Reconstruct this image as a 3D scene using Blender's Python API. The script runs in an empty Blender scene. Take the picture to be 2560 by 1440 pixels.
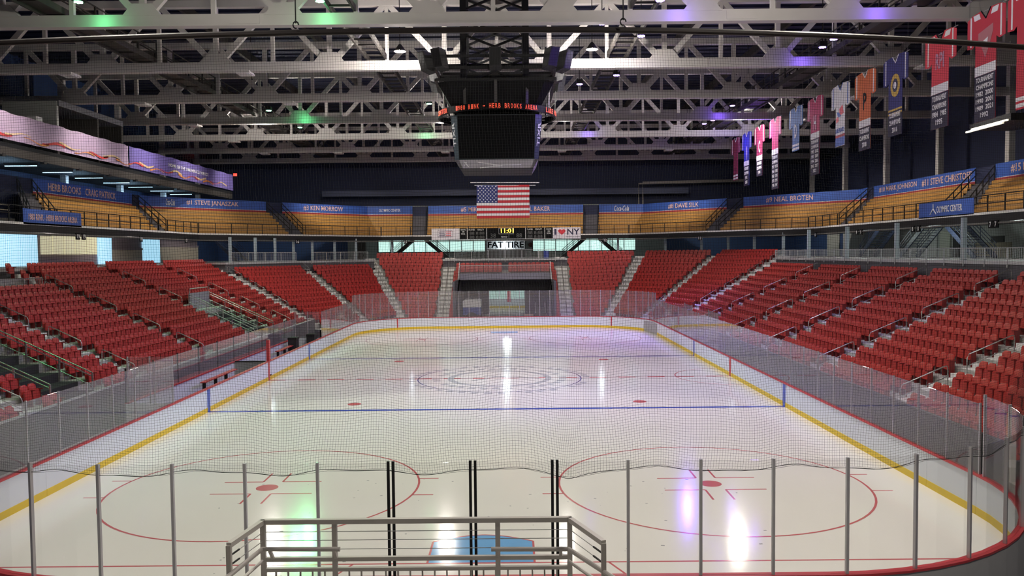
import bpy, math, random
import numpy as np
from mathutils import Matrix, Vector
random.seed(7); RNG = np.random.default_rng(7)
SC = bpy.context.scene
COL = SC.collection
R = math.radians
FT = .3048
# ------------------------------------------------------------------ camera (fitted on the painted rink lines)
F_PX, CAM = 2015.56, Vector((.775, -45.14, 7.019))
PIT, YAW, ROLL = .0431, -.00065, .00936
def cam_axes():
    ex = Vector((math.cos(YAW), -math.sin(YAW), 0)); ey = Vector((math.sin(YAW), math.cos(YAW), 0)); ez = Vector((0, 0, 1))
    f = ey * math.cos(PIT) - ez * math.sin(PIT); up = ey * math.sin(PIT) + ez * math.cos(PIT)
    r = ex * math.cos(ROLL) - up * math.sin(ROLL); u = ex * math.sin(ROLL) + up * math.cos(ROLL)
    return r, u, f
CR, CU, CF = cam_axes()
cd = bpy.data.cameras.new('camera'); cam = bpy.data.objects.new('camera', cd); COL.objects.link(cam)
cd.sensor_width = 36; cd.lens = F_PX / 2560 * 36; cd.clip_start = .1; cd.clip_end = 500
M = Matrix.Identity(4)
for i, v in enumerate((CR, CU, -CF)):
    for k in range(3): M[k][i] = v[k]
M.translation = CAM
cam.matrix_world = M
SC.camera = cam
def pix(p):
    d = Vector(p) - CAM; z = d.dot(CF)
    return 1280 + F_PX * d.dot(CR) / z, 720 - F_PX * d.dot(CU) / z, z
def ray(px, py):
    return (CR * (px - 1280) / F_PX - CU * (py - 720) / F_PX + CF)
def at_y(px, py, y):
    d = ray(px, py); return CAM + d * ((y - CAM.y) / d.y)
def at_x(px, py, x):
    d = ray(px, py); return CAM + d * ((x - CAM.x) / d.x)
def at_z(px, py, z):
    d = ray(px, py); return CAM + d * ((z - CAM.z) / d.z)
# ------------------------------------------------------------------ render look
SC.view_settings.view_transform = 'Standard'; SC.view_settings.look = 'None'
SC.view_settings.exposure = 0.0; SC.view_settings.gamma = 1.0
SC.view_settings.use_curve_mapping = False
SC.cycles.max_bounces = 3; SC.cycles.diffuse_bounces = 2; SC.cycles.glossy_bounces = 2
SC.cycles.transparent_max_bounces = 12; SC.cycles.caustics_reflective = False; SC.cycles.caustics_refractive = False
SC.cycles.sample_clamp_indirect = 3.0; SC.cycles.use_light_tree = False; SC.cycles.use_adaptive_sampling = True; SC.cycles.adaptive_threshold = .03; SC.cycles.use_denoising = True
w = bpy.data.worlds.new('arena_air'); SC.world = w; w.use_nodes = True
w.node_tree.nodes['Background'].inputs[0].default_value = (.30, .34, .45, 1)
w.node_tree.nodes['Background'].inputs[1].default_value = .05
# ------------------------------------------------------------------ materials
MATS = {}
def mat(name, col, rough=.6, metal=0., var=.06, scale=3., emit=None, spec=.5, bump=0., bscale=40., trans=None):
    if name in MATS: return MATS[name]
    m = bpy.data.materials.new(name); m.use_nodes = True; nt = m.node_tree; b = nt.nodes['Principled BSDF']
    b.inputs['Roughness'].default_value = rough; b.inputs['Metallic'].default_value = metal
    b.inputs['Specular IOR Level'].default_value = spec
    c = tuple(col) + (1,)
    if var > 0 or bump > 0:
        tc = nt.nodes.new('ShaderNodeTexCoord')
    if var > 0:
        n = nt.nodes.new('ShaderNodeTexNoise'); n.inputs['Scale'].default_value = scale; n.inputs['Detail'].default_value = 1.5
        nt.links.new(tc.outputs['Object'], n.inputs['Vector'])
        mx = nt.nodes.new('ShaderNodeMix'); mx.data_type = 'RGBA'
        mx.inputs[6].default_value = tuple(max(0, x * (1 - var)) for x in col) + (1,)
        mx.inputs[7].default_value = tuple(min(1, x * (1 + var)) for x in col) + (1,)
        nt.links.new(n.outputs['Fac'], mx.inputs[0]); nt.links.new(mx.outputs[2], b.inputs['Base Color'])
    else:
        b.inputs['Base Color'].default_value = c
    if bump > 0:
        n2 = nt.nodes.new('ShaderNodeTexNoise'); n2.inputs['Scale'].default_value = bscale
        nt.links.new(tc.outputs['Object'], n2.inputs['Vector'])
        bp = nt.nodes.new('ShaderNodeBump'); bp.inputs['Strength'].default_value = bump; bp.inputs['Distance'].default_value = .02
        nt.links.new(n2.outputs['Fac'], bp.inputs['Height']); nt.links.new(bp.outputs[0], b.inputs['Normal'])
    if emit:
        m.cycles.emission_sampling = 'NONE'
        b.inputs['Emission Color'].default_value = tuple(emit[:3]) + (1,); b.inputs['Emission Strength'].default_value = emit[3]
    MATS[name] = m
    return m
def glass_mat(name, tint, haze, rough=.02, hazecol=(.75, .72, .75)):
    m = bpy.data.materials.new(name); m.use_nodes = True; nt = m.node_tree; nt.nodes.clear()
    o = nt.nodes.new('ShaderNodeOutputMaterial'); t = nt.nodes.new('ShaderNodeBsdfTransparent'); t.inputs[0].default_value = tuple(tint) + (1,)
    g = nt.nodes.new('ShaderNodeBsdfGlossy'); g.inputs['Roughness'].default_value = rough
    d = nt.nodes.new('ShaderNodeBsdfDiffuse'); d.inputs[0].default_value = tuple(hazecol) + (1,)
    lw = nt.nodes.new('ShaderNodeLayerWeight'); lw.inputs[0].default_value = .5
    pw = nt.nodes.new('ShaderNodeMath'); pw.operation = 'POWER'; pw.inputs[1].default_value = 3.2
    fr = nt.nodes.new('ShaderNodeMath'); fr.operation = 'MULTIPLY_ADD'; fr.inputs[1].default_value = .85; fr.inputs[2].default_value = .03
    nt.links.new(lw.outputs['Facing'], pw.inputs[0]); nt.links.new(pw.outputs[0], fr.inputs[0])
    a = nt.nodes.new('ShaderNodeMixShader'); b2 = nt.nodes.new('ShaderNodeMixShader')
    L = nt.links.new
    L(fr.outputs[0], a.inputs[0]); L(t.outputs[0], a.inputs[1]); L(g.outputs[0], a.inputs[2])
    b2.inputs[0].default_value = haze; L(a.outputs[0], b2.inputs[1]); L(d.outputs[0], b2.inputs[2])
    L(b2.outputs[0], o.inputs[0])
    MATS[name] = m; return m
ICE_R = .12
ICE = mat('ice', (.86, .83, .77), ICE_R, var=.03, scale=.35, bump=.04, bscale=9, spec=.22)
RED_ICE = mat('red_paint_under_ice', (.62, .14, .15), ICE_R, var=.10, scale=2)
BLUE_ICE = mat('blue_paint_under_ice', (.05, .10, .48), ICE_R, var=.10, scale=2)
CREASE = mat('crease_blue', (.18, .45, .80), ICE_R, var=.05)
GREY_ICE = mat('logo_grey_under_ice', (.58, .57, .58), ICE_R, var=.2, scale=1.5)
BOARD = mat('board_white', (.84, .87, .94), .35, var=.02)
YELLOW = mat('kickplate_yellow', (.85, .60, .04), .4, var=.05)
CAPRED = mat('caprail_red', (.55, .05, .06), .4, var=.08)
SEAT = mat('seat_red', (.46, .035, .030), .38, var=.12, scale=9)
SEATD = mat('seat_frame_red', (.24, .016, .018), .5, var=.1)
CONC = mat('concrete', (.40, .39, .37), .8, var=.15, scale=1.2)
STEPW = mat('step_white', (.80, .79, .77), .7, var=.06)
DARKC = mat('dark_concrete', (.10, .095, .11), .8, var=.2, scale=1)
STEEL = mat('galvanised_rail', (.48, .47, .46), .38, .75, var=.06)
STEELW = mat('pale_rail', (.55, .56, .57), .45, .3, var=.05)
RAILF = mat('foreground_rail', (.56, .52, .48), .45, .35, var=.05, scale=8)
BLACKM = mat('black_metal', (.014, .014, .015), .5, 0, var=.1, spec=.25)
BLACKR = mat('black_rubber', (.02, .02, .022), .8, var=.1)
TRUSS = mat('truss_paint', (.58, .55, .53), .6, var=.05, scale=2)
DARKB = mat('catwalk_dark', (.035, .03, .028), .7, var=.2)
NAVY = mat('navy_wall', (.012, .018, .06), .7, var=.15, scale=.6)
NAVYR = mat('navy_roof_deck', (.010, .014, .045), .7, var=.2, scale=.5)
BLUEW = mat('blue_wall', (.018, .05, .15), .6, var=.12, scale=.8)
PALEC = mat('pale_column', (.42, .50, .55), .6, var=.05)
GREYW = mat('grey_block_wall', (.36, .37, .35), .8, var=.08)
MAUVE = mat('mauve_wall', (.30, .24, .27), .8, var=.05)
CREAM = mat('cream_wall', (.62, .54, .44), .8, var=.05)
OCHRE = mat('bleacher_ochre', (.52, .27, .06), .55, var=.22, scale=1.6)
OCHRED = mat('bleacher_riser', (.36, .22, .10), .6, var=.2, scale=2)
BANB = mat('banner_blue', (.035, .10, .42), .55, var=.25, scale=1.2)
BANR = mat('banner_red', (.36, .03, .05), .6, var=.1)
BANT = mat('banner_letters', (.78, .50, .42), .6, var=.05)
WHITE = mat('white_paint', (.82, .82, .82), .5, var=.02)
WHITEC = mat('white_cloth', (.80, .79, .80), .8, var=.03)
BLACKP = mat('black_panel', (.004, .004, .005), .5, var=.1, spec=.08)
LAV = mat('lavender_cloth', (.40, .30, .44), .75, var=.15, scale=.8)
VIOLET = mat('violet_cloth', (.13, .10, .34), .75, var=.25, scale=.7)
NETM = mat('net_black', (.012, .012, .012), .9, var=0)
GLASS = glass_mat('acrylic_glass', (.95, .95, .95), .085, hazecol=(.80, .75, .80))
GLASSN = glass_mat('acrylic_glass_near', (.985, .985, .985), .010)
WINDOW = mat('daylit_window', (.6, .8, .78), .3, var=.04, emit=(.62, .95, .86, .95))
SKYWALL = mat('daylit_blue_wall_glow', (.5, .75, .9), .4, var=.03, emit=(.42, .78, 1.0, .85))  # daylight on the pale blue wall, put in as emission
CREAMLIT = mat('lit_ticket_window', (.7, .66, .45), .5, var=.1, emit=(.95, .88, .58, .42))
# ------------------------------------------------------------------ mesh helpers
def nrm(v): return v / max(1e-9, np.linalg.norm(v))
class MB:
    def __init__(s): s.v = []; s.f = []
    def add(s, vs, fs):
        o = len(s.v); s.v += [tuple(map(float, q)) for q in vs]; s.f += [tuple(i + o for i in q) for q in fs]; return s
    BF = [(0, 3, 2, 1), (4, 5, 6, 7), (0, 1, 5, 4), (1, 2, 6, 5), (2, 3, 7, 6), (3, 0, 4, 7)]
    def box(s, x0, x1, y0, y1, z0, z1):
        return s.add([(x0, y0, z0), (x1, y0, z0), (x1, y1, z0), (x0, y1, z0), (x0, y0, z1), (x1, y0, z1), (x1, y1, z1), (x0, y1, z1)], s.BF)
    def bar(s, a, b, wd, ht, up=(0, 0, 1)):
        a = np.array(a, float); b = np.array(b, float); d = nrm(b - a); u = np.array(up, float)
        if abs(d @ u) > .98: u = np.array((0, 1, 0.)) if abs(d[1]) < .9 else np.array((1., 0, 0))
        r = nrm(np.cross(d, u)); u = nrm(np.cross(r, d)); r = r * wd / 2; u = u * ht / 2
        return s.add([a - r - u, a + r - u, b + r - u, b - r - u, a - r + u, a + r + u, b + r + u, b - r + u], s.BF)
    def tube(s, pts, r, n=6, cap=True):
        P = [np.array(p, float) for p in pts]; o = len(s.v); ref = np.array((0, 0, 1.))
        for i, p in enumerate(P):
            d = nrm((P[min(i + 1, len(P) - 1)] - P[max(i - 1, 0)]))
            u = ref if abs(d @ ref) < .95 else np.array((1., 0, 0))
            a = nrm(np.cross(d, u)); b = np.cross(a, d)
            for k in range(n):
                t = 2 * math.pi * (k + .5) / n; s.v.append(tuple(p + r * (math.cos(t) * a + math.sin(t) * b)))
        for i in range(len(P) - 1):
            for k in range(n):
                a = o + i * n + k; b = o + i * n + (k + 1) % n; s.f.append((a, b, b + n, a + n))
        if cap:
            s.f.append(tuple(o + k for k in range(n - 1, -1, -1))); s.f.append(tuple(o + (len(P) - 1) * n + k for k in range(n)))
        return s
    def prism(s, poly, fn0, fn1):
        """poly of 2D points, two functions mapping (a,b)->3D for the back and front face"""
        n = len(poly); vs = [fn0(*p) for p in poly] + [fn1(*p) for p in poly]
        fs = [tuple(range(n - 1, -1, -1)), tuple(range(n, 2 * n))] + [(i, (i + 1) % n, (i + 1) % n + n, i + n) for i in range(n)]
        return s.add(vs, fs)
    def flat(s, poly, z0, z1): return s.prism(poly, lambda x, y: (x, y, z0), lambda x, y: (x, y, z1))
    def sweep(s, path, prof, closed=False):
        """prof: list of (out, z) swept along a 2D path; 'out' is to the right-hand side of travel"""
        P = [np.array(p[:2], float) for p in path]; n = len(P); m = len(prof); o = len(s.v)
        for i in range(n):
            if closed: a, b = P[i - 1], P[(i + 1) % n]
            else: a, b = P[max(i - 1, 0)], P[min(i + 1, n - 1)]
            d1 = nrm(P[i] - a) if np.linalg.norm(P[i] - a) > 1e-9 else nrm(b - P[i])
            d2 = nrm(b - P[i]) if np.linalg.norm(b - P[i]) > 1e-9 else d1
            n1 = np.array((d1[1], -d1[0])); n2 = np.array((d2[1], -d2[0])); t = n1 + n2; t = t / max(.3, t @ n1)
            for (q, z) in prof: s.v.append((P[i][0] + t[0] * q, P[i][1] + t[1] * q, z))
        for i in range(n if closed else n - 1):
            j = (i + 1) % n
            for k in range(m): s.f.append((o + i * m + k, o + j * m + k, o + j * m + (k + 1) % m, o + i * m + (k + 1) % m))
        if not closed:
            s.f.append(tuple(o + k for k in range(m))); s.f.append(tuple(o + (n - 1) * m + k for k in range(m - 1, -1, -1)))
        return s
    def mesh(s, name, m, smooth=False):
        me = bpy.data.meshes.new(name); me.from_pydata(s.v, [], s.f); me.update()
        if m: me.materials.append(m)
        if smooth: me.shade_smooth()
        return me
    def build(s, name, m, parent=None, smooth=False, kind=None):
        o = bpy.data.objects.new(name, s.mesh(name, m, smooth)); COL.objects.link(o)
        if parent: o.parent = parent
        if kind: o['kind'] = kind
        return o
def tag(o, label, cat, group=None, kind=None):
    o['label'] = label; o['category'] = cat
    if group: o['group'] = group
    if kind: o['kind'] = kind
    return o
def thing(name, label, cat, group=None, loc=(0, 0, 0), kind=None):
    o = bpy.data.objects.new(name, None); COL.objects.link(o); o.location = loc; o.empty_display_size = .2
    return tag(o, label, cat, group, kind)
def struct(name, mb, m, label=None, cat=None):
    o = mb.build(name, m); o['kind'] = 'structure'
    if label: o['label'] = label
    if cat: o['category'] = cat
    return o
def inst(name, me, parent=None):
    o = bpy.data.objects.new(name, me); COL.objects.link(o)
    if parent: o.parent = parent
    return o
_tc = {}
def text(name, body, org, xd, yd, width, height, m, parent=None, align='CENTER', ext=.01, bold=.0, shear=0):
    """lettering: org = centre, xd reading direction, yd up direction, fitted into width x height"""
    key = (body, bold, shear)
    if key not in _tc:
        cu = bpy.data.curves.new('lettering', 'FONT'); cu.body = body; cu.size = 1; cu.extrude = .5; cu.resolution_u = 2
        cu.offset = bold; cu.shear = shear
        ob = bpy.data.objects.new('lettering', cu); COL.objects.link(ob)
        me = bpy.data.meshes.new_from_object(ob); bpy.data.objects.remove(ob)
        n = len(me.vertices); co = np.empty(n * 3); me.vertices.foreach_get('co', co); co = co.reshape(-1, 3)
        fs = [tuple(p.vertices) for p in me.polygons]; _tc[key] = (co, fs)
    co, fs = _tc[key]; co = co.copy()
    lo, hi = co.min(0), co.max(0)
    co[:, 0] = (co[:, 0] - (lo[0] + hi[0]) / 2) / (hi[0] - lo[0]) * width
    co[:, 1] = (co[:, 1] - (lo[1] + hi[1]) / 2) / (hi[1] - lo[1]) * height
    co[:, 2] = np.where(co[:, 2] > 0, ext, 0)
    xd = nrm(np.array(xd, float)); yd = nrm(np.array(yd, float)); zd = np.cross(xd, yd)
    P = np.array(org, float) + co[:, :1] * xd + co[:, 1:2] * yd + co[:, 2:3] * zd
    mb = MB(); mb.v = [tuple(q) for q in P]; mb.f = fs
    return mb.build(name, m, parent)
def lamp(name, kind, loc, power, color, size=.5, aim=None, angle=60, blend=.6, parent=None):
    l = bpy.data.lights.new(name, kind); l.energy = power; l.color = color
    if kind == 'AREA': l.shape = 'DISK'; l.size = size
    if kind == 'SPOT': l.spot_size = R(angle); l.spot_blend = blend; l.shadow_soft_size = size
    if kind == 'POINT': l.shadow_soft_size = size
    o = bpy.data.objects.new(name, l); COL.objects.link(o); o.location = loc
    if aim is not None: o.rotation_euler = (Vector(aim) - Vector(loc)).to_track_quat('-Z', 'Y').to_euler()
    return o
# ================================================================== LIGHT (lamps the arena has)
WARM = (1.0, .93, .84); COOL = (.80, .88, 1.0)
def floodlight(x, y, z, power, color, label, aim=None, visible=True):
    t = thing('floodlight', label, 'floodlight', 'white floodlights on the roof trusses', (x, y, z))
    body = MB(); n = 10
    for (r0, z0, r1, z1) in ((.05, .42, .12, .34), (.12, .34, .34, .02)):
        o = len(body.v)
        for (r, zz) in ((r0, z0), (r1, z1)):
            for k in range(n): a = 2 * math.pi * k / n; body.v.append((r * math.cos(a), r * math.sin(a), zz))
        for k in range(n): body.f.append((o + k, o + (k + 1) % n, o + n + (k + 1) % n, o + n + k))
    body.build('housing', DARKB, t)
    MB().bar((0, 0, .4), (0, 0, 22.62 - z), .04, .04).build('hanger', BLACKM, t)
    lens = MB(); lens.flat([(.30 * math.cos(2 * math.pi * k / 12), .30 * math.sin(2 * math.pi * k / 12)) for k in range(12)], .03, .06)
    lens.build('lens', mat('lamp_lens_lit', (1, 1, 1), .3, var=0, emit=(1, .95, .88, 22)), t)
    lamp('floodlight_lamp', 'SPOT', (x, y, z - .05), power, color, .3, aim or (x * .7, y, 0), 152, .9)
    lamp('floodlight_spill', 'POINT', (x, y, z - .45), power * .34, color, .35)
    return t
FLOODS = []
for (px, py) in ((1000, 130), (1480, 125), (660, 305), (1848, 297), (1103, 308), (1410, 303)):
    FLOODS.append(at_z(px, py, 17.9))
for i, p in enumerate(FLOODS):
    where = ('over centre ice', 'over centre ice', 'beside the green stage lights', 'beside the violet stage lights', 'behind the hanging scoreboard', 'behind the hanging scoreboard')[i]
    floodlight(p.x, p.y, p.z, (4100, 4100, 3900, 3000, 3200, 2400)[i], WARM, 'lit white floodlight hanging from the roof truss ' + where)
for x in (-10, 10):
    for y, pw in ((-15, 2700), (-27, 3000), (-39, 3000)):
        floodlight(x, y, 17.6, pw * (.68 if x < 0 else 1.05), WARM, 'lit white floodlight over the guard rail end of the rink, ' + ('bench side' if x < 0 else 'jersey banner side'))
# ================================================================== RINK
W, L, RC = 12.98, 30.48, 6.4
struct('floor', MB().box(-45, 45, -60, 60, -.5, -.06), DARKC, 'dark concrete floor slab under the arena', 'floor')
def corner_arc(cx, cy, a0, a1, n=14): return [(cx + RC * math.cos(a0 + (a1 - a0) * i / n), cy + RC * math.sin(a0 + (a1 - a0) * i / n)) for i in range(n + 1)]
PATH = []   # counter-clockwise, starting on the +x side
PATH += [(W, -L + RC)] + [(W, L - RC)] + corner_arc(W - RC, L - RC, 0, math.pi / 2)[1:]
PATH += [(-W + RC, L)] + corner_arc(-W + RC, L - RC, math.pi / 2, math.pi)[1:]
PATH += [(-W, -L + RC)] + corner_arc(-W + RC, -L + RC, math.pi, 1.5 * math.pi)[1:]
PATH += [(W - RC, -L)] + corner_arc(W - RC, -L + RC, 1.5 * math.pi, 2 * math.pi)[1:]
PATH = np.array(PATH); SEG = np.linalg.norm(np.diff(PATH, axis=0), axis=1); CUM = np.concatenate([[0], np.cumsum(SEG)]); TOT = CUM[-1]
QA = RC * math.pi / 2; S_SIDE = 2 * (L - RC); S_END = 2 * (W - RC)
S1 = S_SIDE; S2 = S1 + QA; S3 = S2 + S_END; S4 = S3 + QA; S5 = S4 + S_SIDE; S6 = S5 + QA; S7 = S6 + S_END
def sp(s):
    s = s % TOT; return np.array([np.interp(s, CUM, PATH[:, 0]), np.interp(s, CUM, PATH[:, 1])])
def spath(s0, s1, step=.5):
    ks = [c for c in CUM if s0 + 1e-4 < c < s1 - 1e-4] + [c + TOT for c in CUM if s0 + 1e-4 < c + TOT < s1 - 1e-4]
    return [sp(s) for s in [s0] + sorted(ks) + [s1]]
def s_side(y, right=True): return (y + L - RC) if right else (S4 + (L - RC) - y)
ice = MB(); ice.flat([tuple(p) for p in PATH[:-1]], -.05, 0)
ice = tag(ice.build('ice_sheet', ICE), 'white sheet of ice with painted hockey lines inside the boards', 'ice rink')
ZI = .003
def mark(name, mb, m): return mb.build(name, m, ice)
def rect(x0, x1, y0, y1, z=ZI): return MB().box(x0, x1, y0, y1, -.01, z)
def ring(cx, cy, r, wd, a0=0, a1=2 * math.pi, n=72, z=ZI):
    mb = MB(); o = 0
    for i in range(n + 1):
        a = a0 + (a1 - a0) * i / n; c, s = math.cos(a), math.sin(a)
        mb.v += [(cx + (r - wd / 2) * c, cy + (r - wd / 2) * s, z), (cx + (r + wd / 2) * c, cy + (r + wd / 2) * s, z)]
    for i in range(n): mb.f.append((2 * i, 2 * i + 1, 2 * i + 3, 2 * i + 2))
    return mb
def disc(cx, cy, r, n=24, z=ZI): return MB().flat([(cx + r * math.cos(2 * math.pi * k / n), cy + r * math.sin(2 * math.pi * k / n)) for k in range(n)], -.01, z)
BL = 9.03; GL = L - 11 * FT; DOTX = 22 * FT
for s in (-1, 1):
    mark('blue_line', rect(-W, W, s * BL - .15, s * BL + .15), BLUE_ICE)
    xg = W - RC + math.sqrt(max(0, RC ** 2 - (GL - L + RC) ** 2))
    mark('goal_line', rect(-xg, xg, s * GL - .03, s * GL + .03), RED_ICE)
    arc = [(-1.22, 0), (-1.22, 1.37)] + [(-1.22 + 2.44 * k / 8, 1.37 + .46 * math.sin(math.pi * k / 8)) for k in range(1, 8)] + [(1.22, 1.37), (1.22, 0)]
    cr = MB(); cr.flat([(x, s * (-GL + y) * -1 if False else -s * (-GL) * 1 - s * y) for x, y in arc] if s > 0 else [(x, -GL + y) for x, y in arc], -.01, ZI * .7)
    mark('goal_crease', cr, CREASE)
    pts = [(x, (GL - y) if s > 0 else (-GL + y)) for x, y in arc]
    om = MB()
    for a, b in zip(pts[:-1], pts[1:]): om.bar((a[0], a[1], ZI / 2), (b[0], b[1], ZI / 2), .05, ZI * 1.2)
    mark('crease_outline', om, RED_ICE)
    for q in (-1, 1):
        mark('trapezoid_line', MB().bar((q * 2.9, s * GL, 0), (q * 4.27, s * (L - .05), 0), .05, ZI * 2), RED_ICE)
    for q in (-1, 1):
        cx, cy = q * DOTX, s * (GL - 20 * FT)
        mark('faceoff_circle', ring(cx, cy, 15 * FT, .065), RED_ICE)
        mark('faceoff_dot', disc(cx, cy, .33), RED_ICE)
        mark('faceoff_dot', disc(cx, s * (BL - 5 * FT), .32), RED_ICE)
        hm = MB(); lm = MB()
        for dx in (-1, 1):
            for dy in (-1, 1):
                y0 = cy + dy * .86; x0 = cx + dx * math.sqrt((15 * FT) ** 2 - .86 ** 2)
                hm.box(min(x0, x0 + dx * .62), max(x0, x0 + dx * .62), y0 - .03, y0 + .03, -.01, ZI)
                ax, ay = cx + dx * .30, cy + dy * .62
                lm.box(min(ax, ax + dx * 1.2), max(ax, ax + dx * 1.2), ay - .03, ay + .03, -.01, ZI)
                lm.box(ax - .03, ax + .03, min(ay, ay + dy * .95), max(ay, ay + dy * .95), -.01, ZI * .9)
        mark('hash_mark', hm, RED_ICE); mark('restraining_line', lm, RED_ICE)
k = -W
while k < W:
    mark('centre_line_dash', rect(k, min(W, k + .95), -.13, .13), RED_ICE); k += 1.64
PINK = mat('pale_red_under_ice', (.74, .58, .56), ICE_R, var=.05)
mark('centre_line', rect(-W, W, -.13, .13, ZI * .6), PINK)
mark('centre_circle', ring(0, 0, 15 * FT, .06), BLUE_ICE)
mark('referee_crease', ring(W, 0, 10 * FT, .06, math.pi / 2, 1.5 * math.pi), RED_ICE)
# centre-ice emblem: broken grey lettering rings, an inner ring and a swept peak
for (r, wd, n, fill) in ((3.55, .42, 34, .62), (4.9, .36, 44, .55)):
    lg = MB()
    for i in range(n):
        if RNG.random() < .86:
            a0 = 2 * math.pi * i / n; e = ring(0, 0, r, wd, a0, a0 + 2 * math.pi / n * fill, 3, ZI * (1.2 if r < 4 else .8)); lg.add(e.v, e.f)
    mark('emblem_lettering', lg, GREY_ICE)['kind'] = 'stuff'
mark('emblem_ring', ring(0, 0, 2.75, .34, z=ZI * 1.1), GREY_ICE)
pk = MB()
for a, b in (((-1.5, -.9), (-.2, .55)), ((-.2, .55), (.5, .1)), ((-.9, .9), (1.9, -.2)), ((.5, .1), (2.2, .05))): pk.bar((a[0], a[1], 0), (b[0], b[1], 0), .16, ZI * 2.4)
mark('emblem_peak', pk, GREY_ICE)
scuff = MB()
for i in range(150):
    x, y = RNG.uniform(-8, 8), RNG.uniform(-30, -12); r = RNG.uniform(.015, .05); a = RNG.uniform(0, 3)
    scuff.bar((x, y, 0), (x + r * 2 * math.cos(a), y + r * math.sin(a), 0), r, ZI * 1.4)
o = scuff.build('puck_scuff', mat('puck_scuff', (.25, .25, .25), .5, var=0), ice); o['kind'] = 'stuff'
# ------------------------------------------------------------------ boards
BW = thing('dasher_board_wall', 'white hockey boards with yellow kick plate and red cap around the ice', 'rink boards')
NP = 64; ps = TOT / NP
for i in range(NP):
    s0, s1 = i * ps + .006, (i + 1) * ps - .006
    pt = spath(s0, s1)
    MB().sweep(pt, [(0, .21), (0, 1.03), (.09, 1.03), (.09, .21)]).build('board_panel', BOARD, BW)
    MB().sweep(pt, [(-.012, 0), (-.012, .21), (.08, .21), (.08, 0)]).build('kick_plate', YELLOW, BW)
    MB().sweep(spath(i * ps, (i + 1) * ps), [(-.03, 1.03), (-.03, 1.075), (.14, 1.075), (.14, 1.03)]).build('cap_rail', CAPRED, BW)
MB().sweep(spath(0, TOT - .01), [(.092, 0), (.092, 1.02), (.12, 1.02), (.12, 0)]).build('backing', mat('board_backing', (.5, .5, .5), .7), BW)
for right in (True, False):
    sx = W if right else -W
    for y, m, wd in ((-BL, BLUE_ICE, .15), (BL, BLUE_ICE, .15), (0, CAPRED, .15)):
        MB().box(min(sx, sx - math.copysign(.018, sx)), max(sx, sx - math.copysign(.018, sx)), y - wd, y + wd, 0, 1.03).build('line_strip', m, BW)
for s in (S2 - .35 * QA, S3 + .35 * QA):
    p = sp(s); MB().bar((p[0], p[1], .2), (p[0], p[1], 1.03), .1, .1).build('line_strip', CAPRED, BW)
# ------------------------------------------------------------------ shield glass
ALU = mat('aluminium_post', (.62, .60, .63), .35, .6, var=.04)
def glass_run(name, label, s0, s1, n, ztop, m=GLASS, group=None):
    t = thing(name, label, 'glass', group)
    for i in range(n):
        a = s0 + (s1 - s0) * i / n; b = s0 + (s1 - s0) * (i + 1) / n
        MB().sweep(spath(a + .012, b - .012), [(.050, 1.075), (.050, ztop), (.062, ztop), (.062, 1.075)]).build('pane', m, t)
        p = sp(a); q = nrm(sp(a + .02) - sp(a - .02)); nn = np.array((q[1], -q[0]))
        c = p + nn * .075
        MB().bar((c[0], c[1], 1.0), (c[0], c[1], ztop + .02), .05, .045, (q[0], q[1], 0)).build('post', ALU, t)
    return t
ZN, ZS, ZF = 3.2, 2.95, 3.5
glass_run('glass_shield', 'clear shield glass along the boards beneath the jersey banners', .0, S1, 30, ZS)
glass_run('glass_shield', 'tall clear shield glass on the boards before the tunnel', S1, S4, int((S4 - S1) / .95), ZF)
glass_run('glass_shield', 'clear shield glass between the benches and the tunnel end corner', S4, s_side(12.8, False), 7, ZS)
glass_run('glass_shield', 'clear shield glass between the benches and the guard rail end corner', s_side(-12.6, False), S5, 7, ZS)
# near end: corners in even bays, centre with the three dark door posts
tn = thing('glass_shield', 'clear shield glass with three dark double posts below the netting', 'glass')
xs = [-4.45, -4.17, -2.84, -1.5, 0, 1.5, 2.84, 4.17, 4.45]
svals = [S6 + S_END / 2 + x for x in [-5.5 - 1.36 * k for k in range(8, -1, -1)] + xs[1:-1] + [5.5 + 1.36 * k for k in range(9)]]
for a, b in zip(svals[:-1], svals[1:]):
    MB().sweep(spath(a + .02, b - .02), [(.050, 1.075), (.050, ZN), (.062, ZN), (.062, 1.075)]).build('pane', GLASSN, tn)
for s in svals:
    p = sp(s); q = nrm(sp(s + .02) - sp(s - .02)); nn = np.array((q[1], -q[0])); c = p + nn * .075
    dark = any(abs(s - (S6 + x + W - RC)) < .01 for x in (-1.5, 0, 1.5))
    if dark:
        for e in (-.045, .045):
            d = c + q * e; MB().bar((d[0], d[1], .95), (d[0], d[1], ZN + .04), .042, .05, (q[0], q[1], 0)).build('door_post', BLACKM, tn)
    else: MB().bar((c[0], c[1], .95), (c[0], c[1], ZN + .03), .065, .05, (q[0], q[1], 0)).build('post', ALU, tn)
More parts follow.
